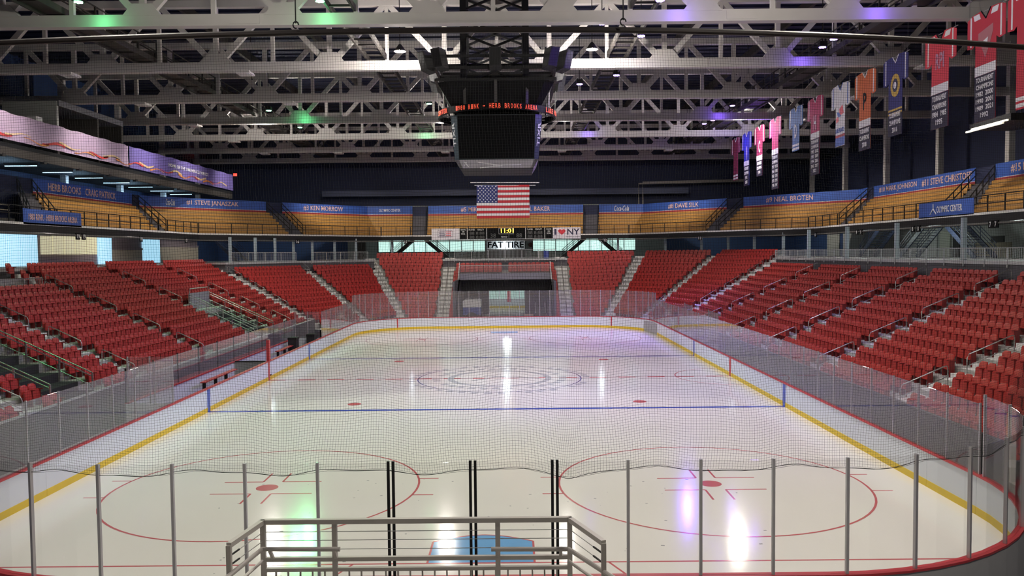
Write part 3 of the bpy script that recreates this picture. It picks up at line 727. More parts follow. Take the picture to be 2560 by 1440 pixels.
# concourse lamps
for (x, y, n_) in ((28.5, 18, 0), (28.5, 8, 1), (28.5, -1, 2), (28.5, -10, 3)):
    t = thing('ceiling_strip_light', 'lit fluorescent strip under the balcony on the jersey banner side', 'strip light', 'strip lights under the balcony')
    MB().box(x - .12, x + .12, y - .7, y + .7, 8.52, 8.6).build('housing', WHITE, t)
    MB().box(x - .09, x + .09, y - .65, y + .65, 8.49, 8.52).build('tube', mat('strip_tube', (1, 1, 1), .4, var=0, emit=(.9, 1, .98, 7)), t)
    lamp('strip_lamp', 'POINT', (x, y, 8.2), 170, (.85, 1, .95), .25)
for (x, y) in ((0, 46.5), (-11, 46.8), (11, 46.8), (24, 40), (-25, 40)):
    lamp('concourse_lamp', 'POINT', (x, y, 8.1), 130, (.8, .95, 1), .3)
for y in (-2, 10, 22): lamp('concourse_lamp', 'POINT', (-31, y, 8.2), 130, (1, .9, .8), .3)
# ================================================================== BALCONY
FP = [np.array(p, float) for p in ((27.2, -28), (27.2, 27), (13.5, 43), (-13.5, 43), (-27.2, 27), (-27.2, -28))]
FC = np.concatenate([[0], np.cumsum([np.linalg.norm(b - a) for a, b in zip(FP[:-1], FP[1:])])]); FT_ = FC[-1]
def fseg(t): return int(min(len(FP) - 2, max(0, np.searchsorted(FC, t, 'right') - 1)))
def ftan(t): i = fseg(t); return nrm(FP[i + 1] - FP[i])
def fpt(t, d=0.):
    i = fseg(t); tn = nrm(FP[i + 1] - FP[i]); n = np.array((tn[1], -tn[0])); return FP[i] + tn * (t - FC[i]) + n * d
def mitre(i, d):
    a = nrm(FP[i] - FP[i - 1]); b = nrm(FP[i + 1] - FP[i]); n1 = np.array((a[1], -a[0])); n2 = np.array((b[1], -b[0])); q = n1 + n2; return FP[i] + q / (q @ n1) * d
def fpieces(ta, tb, d):
    """straight stretches of the balcony line between ta and tb, set back by d"""
    cuts = [i for i in range(1, len(FP) - 1) if ta < FC[i] < tb]; ts = [ta] + [FC[i] for i in cuts] + [tb]; out = []
    for k in range(len(ts) - 1):
        mid = (ts[k] + ts[k + 1]) / 2; tn = ftan(mid); n = np.array((tn[1], -tn[0])); i = fseg(mid)
        p = FP[i] + tn * (ts[k] - FC[i]) + n * d if k == 0 else mitre(cuts[k - 1], d)
        q = FP[i] + tn * (ts[k + 1] - FC[i]) + n * d if k == len(ts) - 2 else mitre(cuts[k], d)
        out.append((p, q, tn))
    return out
_TP = {}
def t_of_px(px, d, z):
    if (d, z) not in _TP:
        ts = np.linspace(0, FT_, 1500); P = np.array([(*fpt(t, d), z) for t in ts]) - np.array(CAM)
        w_ = P @ np.array(CF); u_ = 1280 + F_PX * (P @ np.array(CR)) / np.where(w_ > 3, w_, 1e-3); _TP[(d, z)] = (ts, np.where(w_ > 3, u_, 1e9))
    ts, u_ = _TP[(d, z)]; return float(ts[np.argmin(np.abs(u_ - px))])
ZD = 9.0
st = thing('floor_balcony', 'dark balcony slab carrying the yellow bleachers', 'balcony', kind='structure')
for i in range(5):
    a = FP[i]; b = FP[i + 1]; c = mitre(i + 1, 9.2) if i < 4 else b + np.array((-9.2, 0)); d = mitre(i, 9.2) if i > 0 else a + np.array((9.2, 0))
    m_ = MB(); m_.flat([tuple(a), tuple(b), tuple(c), tuple(d)], 8.66, ZD); m_.build('slab', DARKC, st)
MB().sweep(FP, [(-.06, 8.93), (-.06, 9.06), (.14, 9.06), (.14, 8.93)]).build('deck_edge', STEPW, st)
MB().sweep(FP, [(-.04, 8.50), (-.04, 8.93), (.1, 8.93), (.1, 8.50)]).build('fascia', BLACKM, st)
MB().tube([(*fpt(t, -.1), 8.42) for t in np.linspace(.1, FT_ - .1, 90)], .05, 6).build('conduit', mat('conduit', (.12, .11, .10), .6), st)
def tside(y): return y + 28
TS = 55.0; TFAC = float(FC[2] - FC[1]); TE = float(FC[2])
DB = 5.3
_f = [(tside(-26), tside(2.0)), (tside(4.9), tside(19.6)), (tside(21.3), TS + TFAC * .47), (TS + TFAC * .545, TE + 3.35)]
SECT = _f + [(TE + 5.0, FT_ - TE - 5.0)] + [(FT_ - b, FT_ - a) for a, b in _f[::-1]]
def tb_(px): return t_of_px(px, DB, 12.1)
SECTB = [(tside(-24), tb_(2490)), (tb_(2440), tb_(2185)), (tb_(2150), tb_(1860)), (tb_(1818), tb_(1497)), (tb_(1458), tb_(1070)), (tb_(1030), tb_(705)), (tb_(665), tb_(385)), (tb_(330), tb_(80)), (tb_(40), FT_ - 4)]
def sect(i, d):
    f = min(1, max(0, d / DB)); (a, b), (c, e) = SECT[i], SECTB[i]; return a + (c - a) * f, b + (e - b) * f
SNAME = ['stretch beside the fluorescent rig', 'jersey banner side', 'corner next to the jersey banners', 'tunnel end beside the jersey banner corner', 'tunnel end behind the flag',
         'tunnel end beside the bench corner', 'corner next to the press box', 'press box side', 'camera deck under the press box']
NR = 7
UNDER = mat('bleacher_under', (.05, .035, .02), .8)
for si, nm in enumerate(SNAME):
    if nm.startswith('camera'): continue
    t = thing('bleacher_section', 'ochre wooden bleacher benches on the balcony, ' + nm, 'bleachers', 'bleacher sections on the balcony')
    for i in range(NR):
        d0 = 1.0 + .60 * i; z = ZD + .36 + .34 * i; ta, tb = sect(si, d0)
        for (p, q, tn), (p2, q2, _) in zip(fpieces(ta, tb, d0), fpieces(ta, tb, d0 + .38)):
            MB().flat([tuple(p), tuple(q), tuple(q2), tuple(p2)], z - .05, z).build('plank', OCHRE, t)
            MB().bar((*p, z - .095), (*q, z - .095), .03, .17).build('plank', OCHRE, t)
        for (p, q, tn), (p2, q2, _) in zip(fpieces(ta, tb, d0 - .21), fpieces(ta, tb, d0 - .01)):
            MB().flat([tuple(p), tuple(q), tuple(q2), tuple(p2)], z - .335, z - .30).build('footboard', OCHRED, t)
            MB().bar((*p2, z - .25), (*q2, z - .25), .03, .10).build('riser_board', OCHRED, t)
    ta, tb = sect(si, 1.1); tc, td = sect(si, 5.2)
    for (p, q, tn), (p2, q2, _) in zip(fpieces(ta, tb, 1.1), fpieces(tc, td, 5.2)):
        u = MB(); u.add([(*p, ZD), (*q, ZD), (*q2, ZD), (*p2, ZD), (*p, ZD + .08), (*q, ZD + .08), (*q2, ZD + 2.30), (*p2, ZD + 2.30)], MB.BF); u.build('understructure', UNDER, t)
# stairs in the gaps
ORD = ('eighth', 'seventh', 'sixth', 'fifth', 'fourth', 'third', 'second', 'first')
for gi in range(len(SECT) - 1):
    t = thing('balcony_steps', 'dark steps with black handrails between bleachers, %s from the camera platform' % ORD[gi], 'steps', 'steps between the bleacher sections')
    def gap(d): return sect(gi, d)[1] + .06, sect(gi + 1, d)[0] - .06
    for i in range(NR * 2):
        d0, d1 = .8 + .31 * i, .8 + .31 * (i + 1); (a, b), (c, e) = gap(d0), gap(d1)
        m_ = MB(); m_.flat([tuple(fpt(a, d0)), tuple(fpt(b, d0)), tuple(fpt(e, d1)), tuple(fpt(c, d1))], ZD, ZD + .17 * (i + 1)); m_.build('tread', DARKC, t)
    for k in (0, 1):
        a = np.append(fpt(gap(.8)[k], .8), ZD + .1); b = np.append(fpt(gap(5.2)[k], 5.2), ZD + 2.45)
        for h in (.55, 1.0): MB().bar(a + (0, 0, h), b + (0, 0, h), .05, .05).build('rail', BLACKM, t)
        for f in (0, .25, .5, .75, 1): p = a + (b - a) * f; MB().bar(p, p + (0, 0, 1.0), .05, .05).build('post', BLACKM, t)
# balcony railing
def brail(label, ta, tb):
    t = thing('balcony_railing', label, 'railing', 'black railings along the balcony edge')
    cuts = [ta] + [FC[i] for i in range(1, 5) if ta < FC[i] < tb] + [tb]
    for z in (9.55, 10.0): MB().tube([(*fpt(c if k < len(cuts) - 1 else c - .01, .06), z) for k, c in enumerate(cuts)], .03, 6).build('rail', BLACKM, t)
    n = int((tb - ta) / 1.55)
    for i in range(n + 1):
        p = fpt(ta + (tb - ta - .02) * i / n, .06); MB().bar((*p, 9.0), (*p, 10.02), .055, .055, (1, 0, 0)).build('post', BLACKM, t)
brail('black pipe railing on the balcony edge above the stand with jersey banners', tside(-24), TS)
brail('black pipe railing on the balcony edge in the corner next to the jersey banners', TS, TE)
brail('black pipe railing on the balcony edge above the tunnel', TE, TE + 27)
brail('black pipe railing on the balcony edge in the corner next to the press box', TE + 27, TE + 27 + TFAC)
brail('black pipe railing on the balcony edge under the press box', TE + 27 + TFAC, FT_ - 4)
struct('wall_balcony', MB().sweep(FP, [(DB + .04, ZD), (DB + .04, 12.5), (DB + .18, 12.5), (DB + .18, ZD)]), NAVY, 'low navy wall the name banners hang on behind the bleachers', 'wall')
# name banners
NAMES = [('HERB BROOKS', 120, 202), ('CRAIG PATRICK', 213, 289), ('Coca-Cola', 383, 405), ('#1 STEVE JANASZAK', 468, 598), ('#3 KEN MORROW', 760, 859), ('OLYMPIC CENTER', 948, 1002),
         ('#5 MIKE RAMSEY', 1152, 1252), ('#6 BILL BAKER', 1288, 1376), ('Coca-Cola', 1550, 1587), ('#8 DAVE SILK', 1671, 1747), ('#9 NEAL BROTEN', 1913, 2030),
         ('#10 MARK JOHNSON', 2196, 2290), ('#11 STEVE CHRISTOFF', 2303, 2427), ('#15 MARK WELLS', 2525, 2660)]
for si, ((ta, tb), nm) in enumerate(zip(SECTB, SNAME)):
    if nm.startswith('camera'): continue
    t = thing('name_banner', 'blue banner with red edge and pale player lettering, ' + nm, 'banner', 'name banners behind the bleachers')
    for (p, q, tn) in fpieces(ta, tb, DB):
        n = np.array((tn[1], -tn[0]))
        MB().bar((*p, 12.1), (*q, 12.1), .03, .92).build('cloth', BANB, t)
        MB().bar((*p, 11.52), (*q, 11.52), .035, .20).build('red_edge', BANR, t)
        MB().bar((*p, 11.635), (*q, 11.635), .04, .035).build('white_line', WHITEC, t)
    for body, p0, p1 in NAMES:
        mid = t_of_px((p0 + p1) / 2, DB, 12.1)
        if not (ta < mid < tb): continue
        tn = ftan(mid); c = fpt(mid, DB - .03); wd = (p1 - p0) / abs(pix((*(c + tn * .5), 12.1))[0] - pix((*(c - tn * .5), 12.1))[0])
        script = body == 'Coca-Cola'
        text('lettering', body, (*c, 12.1), (-tn[0], -tn[1], 0), (0, 0, 1), min(wd, 9), (.56 if body[0] != 'O' else .30) if not script else .62, WHITEC if script or body[0] == 'O' else BANT, t, ext=.012, bold=.012, shear=.35 if script else 0)
# signs hung on the railing and under the fascia
def rail_sign(label, px0, px1, z0, z1, body, m, mt, sub=0):
    t = thing('rail_banner', label, 'banner'); a = t_of_px(px0, -.05, 9.5); b = t_of_px(px1, -.05, 9.5); lo, hi = min(a, b), max(a, b); mid = (lo + hi) / 2; tn = ftan(mid)
    MB().bar((*fpt(lo, -.05), (z0 + z1) / 2), (*fpt(hi, -.05), (z0 + z1) / 2), .02, z1 - z0).build('cloth', m, t)
    text('lettering', body, (*fpt(mid + sub, -.065), (z0 + z1) / 2), (-tn[0], -tn[1], 0), (0, 0, 1), (hi - lo) * (.84 if not sub else .46), (z1 - z0) * .42, mt, t, ext=.01, bold=.01); return t
rail_sign('blue banner reading 1980 rink hung on the balcony rail', 57, 203, 8.95, 9.85, '1980 RINK - HERB BROOKS ARENA', BANB, BANT)
rs = rail_sign('blue banner with a white peak emblem hung on the balcony rail', 2297, 2435, 9.0, 9.95, 'OLYMPIC CENTER', BANB, WHITEC, -.5)
p = fpt(t_of_px(2334, -.05, 9.5), -.07)
m_ = MB(); [m_.bar((p[0], p[1] + a, 9.5 + b), (p[0], p[1] + c, 9.5 + d), .05, .05) for a, b, c, d in ((-.35, -.3, 0, .05), (.35, -.3, 0, .05), (0, .1, 0, .35))]; m_.build('emblem', WHITEC, rs)
for body, px in (('19', 195), ('19', 208), ('18', 352), ('17', 465), ('16', 743), ('15', 1014), ('12', 1513), ('11', 1750), ('10', 2040), ('9', 2142), ('9', 2153), ('8', 2283), ('8', 2296), ('7', 2477), ('7', 2492)):
    tt = t_of_px(px, -.12, 8.35); p = fpt(tt, -.12); tn = ftan(tt)
    t = thing('section_sign', 'small black sign with white section number %s under the balcony edge' % body, 'sign', 'section number signs')
    MB().bar((*(p - tn * .22), 8.36), (*(p + tn * .22), 8.36), .06, .42).build('plate', BLACKP, t)
    text('numeral', body, (*fpt(tt, -.16), 8.36), (-tn[0], -tn[1], 0), (0, 0, 1), .15 * len(body), .28, WHITE, t, ext=.01, bold=.02)
# ================================================================== OUTER WALLS, ROOF
def big(name, x0, x1, y0, y1, z0, z1, m, lab, cat='wall'): return struct(name, MB().box(x0, x1, y0, y1, z0, z1), m, lab, cat)
big('wall_back', -38, 38, 54, 54.3, 8.6, 23, NAVY, 'dark navy upper wall behind the end balcony')
big('wall_right', 37.5, 37.8, -50, 54, 8.6, 23, NAVY, 'dark navy upper wall behind the jersey banners')
big('wall_left', -37.8, -37.5, -50, 54, 8.6, 23, BLUEW, 'blue upper wall behind the press box side bleachers')
big('wall_back', -34, 34, 52.2, 52.4, 8.9, 12.35, NAVY, 'navy parapet behind the end bleachers')
big('wall_front', -38, 38, -52, -51.7, 0, 23, NAVY, 'dark navy wall closing the guard rail end')
# corrugated roof deck
mb = MB(); n = 190
for i in range(n):
    y0 = -52 + 106 * i / n; h = .10 if i % 2 else 0
    mb.box(-38, 38, y0, y0 + 106 / n, 22.6 + h, 22.9)
struct('ceiling', mb, NAVYR, 'dark navy corrugated roof deck', 'ceiling')
for y in np.linspace(-48, 52, 26):
    pass
TY = [-44.5 + 9.2 * k + .0 for k in range(0, 11)]
TY = [37.6 - 45.14 + 9.2 * k for k in range(0, 7)]
ZBC, ZTC = 17.85, 21.4
def truss(y, lab):
    t = thing('roof_truss', lab, 'roof truss', 'pale steel roof trusses')
    bc = MB(); bc.box(-35.6, 35.6, y - .14, y + .14, ZBC - .26, ZBC + .26); bc.build('bottom_chord', TRUSS, t)
    fl = MB(); fl.box(-35.6, 35.6, y - .24, y + .24, ZBC - .30, ZBC - .255); fl.build('chord_flange', TRUSS, t)
    MB().box(-35.6, 35.6, y - .2, y + .2, ZTC - .2, ZTC + .2).build('top_chord', TRUSS, t)
    bn = [-29.2, -22.6, -16.1, -9.6, -3.0, 3.0, 9.6, 16.1, 22.6, 29.2]
    tnodes = [-32.5, -25.9, -19.35, -12.85, -6.3, 0, 6.3, 12.85, 19.35, 25.9, 32.5]
    for x in bn:
        MB().box(x - .13, x + .13, y - .12, y + .12, ZBC + .26, ZTC - .2).build('vertical', TRUSS, t)
        for q in tnodes:
            if abs(q - x) < 4.2: MB().bar((x, y, ZBC), (q, y, ZTC), .30, .24, (0, 1, 0)).build('diagonal', TRUSS, t)
        MB().prism([(x - .9, ZBC + .2), (x + .9, ZBC + .2), (x + .45, ZBC + .75), (x - .45, ZBC + .75)], lambda a, b: (a, y - .17, b), lambda a, b: (a, y + .17, b)).build('gusset', TRUSS, t)
    for x in tnodes:
        MB().box(x - .10, x + .10, y - .10, y + .10, ZBC + .26, ZTC - .2).build('vertical', TRUSS, t)
    for x in (-11.4, 11.4): MB().box(x - .7, x + .7, y - .165, y + .165, ZBC - .2, ZBC + .2).build('splice_plate', TRUSS, t)
    return t
for i, y in enumerate(TY):
    truss(y, 'pale grey steel roof truss, %s from the tunnel end wall' % ('seventh', 'sixth', 'fifth', 'fourth', 'third', 'second', 'first')[i])
# pale panels under the truss chords with added fill for bleachers, flag and boards
def fill_panel(x, y, aim, power, lab, col=(1, .92, .80), ang=95):
    t = thing('fill_panel_light', lab, 'floodlight', 'pale panels with added fill light', (x, y, ZBC - .32))
    MB().box(-.42, .42, -.55, .55, -.10, .02).build('housing', TRUSS, t); MB().box(-.36, .36, -.48, .48, -.12, -.10).build('lens', WHITE, t)
    lamp('panel_fill_lamp', 'SPOT', (x, y, ZBC - .5), power, col, .35, aim, ang, .9)
for y in TY[:6]:
    for s in (-1, 1): fill_panel(s * 24.6, y, (s * 31.5, y + 1, 10.3), 3400 if s > 0 else 2600, 'pale square fixture with added fill light under a roof truss on the %s' % ('jersey banner side' if s > 0 else 'press box side'))
for x in (-17, -6, 6, 17): fill_panel(x, TY[5], (x * 1.1, 46.0, 8.8), 4200, 'added pale fill panel under the roof truss facing the end bleachers')
fill_panel(-3.2, TY[2], (.1, 20.6, 11.2), 1500, 'added pale fill panel under the roof truss facing the hanging flag')  # added pair of lamps to brighten the flag
fill_panel(3.2, TY[2], (.1, 20.6, 11.2), 1500, 'added pale fill panel under the roof truss facing the hanging flag')
for y in (TY[1], TY[2]): fill_panel(-14.5, y, (12.5, y - 4, .4), 6500, 'added pale fill panel under a roof truss facing the boards', (.74, .84, 1), 44)  # added cool fill to brighten the boards
# purlins and roof beams
for x in (-25.9, -12.85, 12.85, 25.9, -19.35, 19.35, 0):
    o = MB().box(x - .12, x + .12, -50, 54, 22.0, 22.6).build('roof_purlin', DARKB); tag(o, 'dark steel purlin running the length of the roof', 'beam', 'roof purlins')
for s, lab in ((1, 'grey steel column carrying a roof truss behind the jersey banners'), (-1, 'grey steel column carrying a roof truss behind the press box')):
    for y in TY:
        if y < -20: continue
        o = MB().box(s * 35.2 - .22, s * 35.2 + .22, y - .22, y + .22, ZD, ZTC).build('roof_column', TRUSS); tag(o, lab, 'column', 'roof columns')
# lower end beam of the hall with lit middle
o = MB().box(-22, 22, 52.0, 52.5, 14.0, 14.7).build('end_beam', mat('end_beam_blue', (.05, .06, .12), .6)); tag(o, 'long dark blue beam on the end wall above the bleachers', 'beam')
o = MB().tube([(-19, 52, 12.75), (14, 52, 12.75)], .07, 6).build('wall_pipe', mat('wall_pipe', (.32, .33, .30), .6)); tag(o, 'long pale pipe along the end wall above the banners', 'pipe')
for dx in (0, .5):
    o = MB().tube([(16 + dx, 51.9, 12.4), (16 + dx, 51.9, 15.2 + dx * .3), (29, 51.9, 15.4 + dx * .3)], .1, 6).build('riser_pipe', mat('riser_pipe', (.30, .27, .25), .6)); tag(o, 'tan riser pipe bending along the end wall', 'pipe', 'riser pipes on the end wall')
# catwalks
for x, lab in ((-20.3, 'dark catwalk with railings on the press box side of the roof'), (-6.9, 'dark ladder catwalk beside the hanging scoreboard, bench side'), (6.9, 'dark ladder catwalk beside the hanging scoreboard, jersey banner side'), (19.6, 'dark catwalk with railings on the jersey banner side of the roof')):
    t = thing('catwalk', lab, 'catwalk'); wd = .55; z = 18.35
    for s in (-1, 1):
        MB().box(x + s * wd - .05, x + s * wd + .05, -30, 50, z - .18, z + .12).build('side_beam', DARKB, t)
        if abs(x) > 10:
            for h in (.55, 1.05): MB().box(x + s * wd - .025, x + s * wd + .025, -30, 50, z + h - .03, z + h + .03).build('rail', DARKB, t)
            for y in np.arange(-30, 50.1, 2.3): MB().box(x + s * wd - .04, x + s * wd + .04, y - .04, y + .04, z, z + 1.08).build('post', DARKB, t)
    for y in np.arange(-30, 50, 1.15 if abs(x) < 10 else 2.3): MB().box(x - wd, x + wd, y - .06, y + .06, z - .1, z - .02).build('rung', DARKB, t)
    if abs(x) > 10: MB().box(x - wd, x + wd, -30, 50, z - .02, z + .01).build('grating', DARKB, t)
# ================================================================== HANGING SCOREBOARD
sb = thing('hanging_scoreboard', 'black four sided scoreboard with red lettered ring hanging over centre ice', 'scoreboard', loc=(0, 0, 0))
def chamfer(h, c): return [(-h + c, -h), (h - c, -h), (h, -h + c), (h, h - c), (h - c, h), (-h + c, h), (-h, h - c), (-h, -h + c)]
zt, zb = 14.32, 11.98
body = MB(); ct, cb = chamfer(2.42, .36), chamfer(2.22, .22); body.add([(x, y, zb) for x, y in cb] + [(x, y, zt) for x, y in ct], [tuple(range(7, -1, -1)), tuple(range(8, 16))] + [(i, (i + 1) % 8, (i + 1) % 8 + 8, i + 8) for i in range(8)])
body.build('cabinet', mat('scoreboard_slate', (.018, .028, .034), .4, var=.1), sb)
for k in range(4):
    a = k * math.pi / 2; rt = Matrix.Rotation(a, 3, 'Z')
    def rp(x, y, z): v = rt @ Vector((x, y, z)); return (v.x, v.y, v.z)
    f = MB(); w0, w1 = 1.98, 2.04
    f.add([rp(-w0, -2.24, zb + .06), rp(w0, -2.24, zb + .06), rp(w1, -2.44, zt - .04), rp(-w1, -2.44, zt - .04), rp(-w0, -2.2, zb + .06), rp(w0, -2.2, zb + .06), rp(w1, -2.4, zt - .04), rp(-w1, -2.4, zt - .04)], MB.BF)
    f.build('screen', BLACKP, sb)
    # corner fin with vertical lettering
    for s in (-1, 1):
        if k == 0:
            c = rp(s * 2.225, -2.235, 13.3); ax = nrm(np.array((s * .0 + .08 * s, -.0, 1.0))); side = np.array((-1.0, 0, 0)) if True else 0
            xd = np.array((s * .085, -.02, 1.0)); yd = np.array((-1.0, -.6 * s, 0)) if s > 0 else np.array((-1.0, .6, 0)); 
            yd = nrm(yd - xd * (yd @ xd) / (xd @ xd))
            text('lettering', 'TIXR', np.array(c) - np.cross(nrm(xd), yd) * -.03, xd, yd, 1.25, .17, WHITE, sb, ext=.012, bold=.01)
    u = MB(); u.add([rp(-2.2, -2.2, zb), rp(2.2, -2.2, zb), rp(1.95, -1.95, zb - .42), rp(-1.95, -1.95, zb - .42), rp(-2.2, -2.0, zb), rp(2.2, -2.0, zb), rp(1.95, -1.8, zb - .42), rp(-1.95, -1.8, zb - .42)], MB.BF)
    u.build('lower_panel', mat('scoreboard_grey', (.36, .34, .36), .5, var=.1), sb)
    if k == 0:
        for (xa, za, xb_, zb2, th) in ((-1.0, .30, .3, .12, .06), (.3, .12, -.9, .02, .05), (-.2, .14, 1.3, .16, .05), (-1.7, .32, -1.5, .06, .05), (-1.75, .10, -1.6, .30, .04)):
            def lp(x, h): f_ = 1 - h / .42; return (x, -2.2 + .25 * f_ - .012, zb - .42 * f_)
            MB().bar(lp(xa, za), lp(xb_, zb2), th, .02, (0, -1, .4)).build('white_swoosh', WHITE, sb)
MB().box(-1.95, 1.95, -1.95, 1.95, zb - .45, zb - .40).build('underside', BLACKP, sb)
RR, RZ = 3.22, 14.62
rg = MB().sweep([(RR * math.cos(a), RR * math.sin(a)) for a in np.linspace(0, 2 * math.pi, 48, endpoint=False)], [(-.06, RZ - .17), (-.06, RZ + .17), (.04, RZ + .17), (.04, RZ - .17)], closed=True)
rg.build('led_ring', BLACKP, sb)
LEDR = mat('led_red_letters', (.6, .05, .03), .5, var=0, emit=(1, .12, .05, .55))
msg = '1980 RINK - HERB BROOKS ARENA'; a0, a1 = -math.pi / 2 - .70, -math.pi / 2 + .72
for txt, b0, b1 in ((msg, a0, a1), ('CENTER', a0 - .62, a0 - .20), ('LAKE PLA', a1 + .20, a1 + .72)):
    for i, ch in enumerate(txt):
        if ch == ' ': continue
        a = b0 + (b1 - b0) * (i + .5) / len(txt)
        p = ((RR + .07) * math.cos(a), (RR + .07) * math.sin(a), RZ); da = (b1 - b0) / len(txt) * RR
        text('led_letter', ch, p, (-math.sin(a), math.cos(a), 0), (0, 0, 1), da * .72, .055 if ch == '-' else .25, LEDR, sb, ext=.012, bold=.02)
for k in range(12):
    a = 2 * math.pi * k / 12; MB().bar((RR * math.cos(a), RR * math.sin(a), RZ + .15), (3.1 * math.cos(a) * 1.05, 3.1 * math.sin(a) * 1.05, 15.95), .16, .05, (math.cos(a), math.sin(a), 0)).build('ring_strut', mat('scoreboard_strut', (.06, .056, .056), .5), sb)
    MB().bar((2.2 * math.cos(a), 2.2 * math.sin(a), RZ), (RR * math.cos(a), RR * math.sin(a), RZ), .06, .06).build('ring_arm', BLACKM, sb)
shr = MB(); sq0, sq1 = chamfer(2.35, .3), chamfer(3.05, .5)
shr.add([(x, y, 14.75) for x, y in sq0] + [(x, y, 15.95) for x, y in sq1], [(i, (i + 1) % 8, (i + 1) % 8 + 8, i + 8) for i in range(8)] + [tuple(range(8, 16))]); shr.build('upper_shroud', mat('scoreboard_shroud', (.008, .008, .009), .7, spec=.1), sb)
for z in (16.0, 16.6, 17.2):
    for a, b in (((-3.1, -3.1), (3.1, -3.1)), ((3.1, -3.1), (3.1, 3.1)), ((3.1, 3.1), (-3.1, 3.1)), ((-3.1, 3.1), (-3.1, -3.1)), ((-3.1, -1), (3.1, -1)), ((-3.1, 1), (3.1, 1))): MB().bar((*a, z), (*b, z), .12, .14).build('frame_beam', BLACKM, sb)
for x in (-1.75, 1.6):
    for y in (-1.2, 1.2):
        MB().box(x - .17, x + .17, y - .17, y + .17, 15.9, 23).build('mast', BLACKM, sb)
for i in range(5):
    z = 16.2 + i * 1.3
    for y in (-1.2, 1.2): MB().bar((-1.75, y, z), (1.6, y, z + 1.3), .16, .10).build('brace', BLACKM, sb); MB().bar((1.6, y, z), (-1.75, y, z + 1.3), .16, .10).build('brace', BLACKM, sb)
for k, (x, y) in enumerate(((-3.3, -2.6), (3.3, -2.6), (-3.3, 2.6), (3.3, 2.6), (-2.6, -3.2), (2.6, -3.2), (0, -3.2), (-3.14, 0), (3.14, 0))):
    s_ = thing('loudspeaker', 'black loudspeaker box tilted outward on the scoreboard frame', 'loudspeaker', 'loudspeakers on the scoreboard frame', (x, y, 16.9))
    m_ = MB(); tl = nrm(np.array((x, y, 0))); tx = np.array((-tl[1], tl[0], 0))
    for zz0, zz1, d0 in ((-.45, .45, 0),): m_.add([tx * -.3 + tl * (.0) + (0, 0, -.5), tx * .3 + (0, 0, -.5), tx * .3 + tl * .5 + (0, 0, -.35), tx * -.3 + tl * .5 + (0, 0, -.35), tx * -.3 + tl * .25 + (0, 0, .5), tx * .3 + tl * .25 + (0, 0, .5), tx * .3 + tl * .75 + (0, 0, .55), tx * -.3 + tl * .75 + (0, 0, .55)], MB.BF)
    m_.build('cabinet', BLACKR, s_)
    gm = MB(); gm.add([tx * -.25 + tl * .52 + (0, 0, -.3), tx * .25 + tl * .52 + (0, 0, -.3), tx * .25 + tl * .75 + (0, 0, .5), tx * -.25 + tl * .75 + (0, 0, .5)], [(0, 1, 2, 3)]); gm.build('grille', BLACKM, s_)
# ================================================================== FLAG
YFL = 20.06
fl = thing('hanging_flag', 'large flag with stars and red and white stripes hung above the tunnel end', 'flag')
p0 = at_y(1191, 463, YFL); p1 = at_y(1324, 545, YFL); fx0, fx1, fz1, fz0 = p0.x, p1.x, p0.z, p1.z
def cloth(x0, x1, z0, z1, y, n=10, amp=.05, th=.012):
    m_ = MB(); vs = []
    for yo in (-th / 2, th / 2):
        for i in range(n + 1):
            x = x0 + (x1 - x0) * i / n; dy = amp * math.sin(2.2 * x + .6) + yo
            vs += [(x, y + dy, z0), (x, y + dy, z1)]
    k = 2 * (n + 1); fs = []
    for i in range(n):
        a = 2 * i; fs += [(a, a + 2, a + 3, a + 1), (k + a, k + a + 1, k + a + 3, k + a + 2), (a, k + a, k + a + 2, a + 2), (a + 1, a + 3, k + a + 3, k + a + 1)]
    fs += [(0, 1, k + 1, k), (2 * n, k + 2 * n, k + 2 * n + 1, 2 * n + 1)]
    return m_.add(vs, fs)
FR = mat('flag_red', (.50, .02, .035), .7, var=.08); FB = mat('flag_blue', (.02, .03, .16), .7, var=.08)
sh = (fz1 - fz0) / 13; cx1 = fx0 + (fx1 - fx0) * .40
for i in range(13):
    z1_ = fz1 - sh * i; cloth(cx1 if i < 7 else fx0, fx1, z1_ - sh, z1_, YFL).build('stripe', FR if i % 2 == 0 else WHITEC, fl)
cloth(fx0, cx1, fz1 - 7 * sh, fz1, YFL).build('canton', FB, fl)
stars = MB()
for r in range(9):
    for c in range(6 if r % 2 == 0 else 5):
        x = fx0 + (cx1 - fx0) * ((c + .5 + (.5 if r % 2 else 0)) / 6); z = fz1 - 7 * sh * (r + .7) / 9.4; y = YFL + .05 * math.sin(2.2 * x + .6) - .012
        pts = [(x + (.075 if k % 2 == 0 else .032) * math.sin(math.pi * k / 5), z + (.075 if k % 2 == 0 else .032) * math.cos(math.pi * k / 5)) for k in range(10)]
        stars.prism(pts, lambda a, b: (a, y, b), lambda a, b: (a, y - .004, b))
stars.build('stars', WHITEC, fl, kind='stuff')
for py, pxa, pxb in ((463, 1186, 1339), (456.5, 1176, 1348)):
    a = at_y(pxa, py, YFL); b = at_y(pxb, py, YFL); MB().tube([a, b], .03, 6).build('pole', ALU, fl)
for px in (1176, 1347):
    a = at_y(px, 456, YFL); MB().tube([a, (a.x, YFL, ZBC - .28)], .012, 4).build('cable', BLACKM, fl)
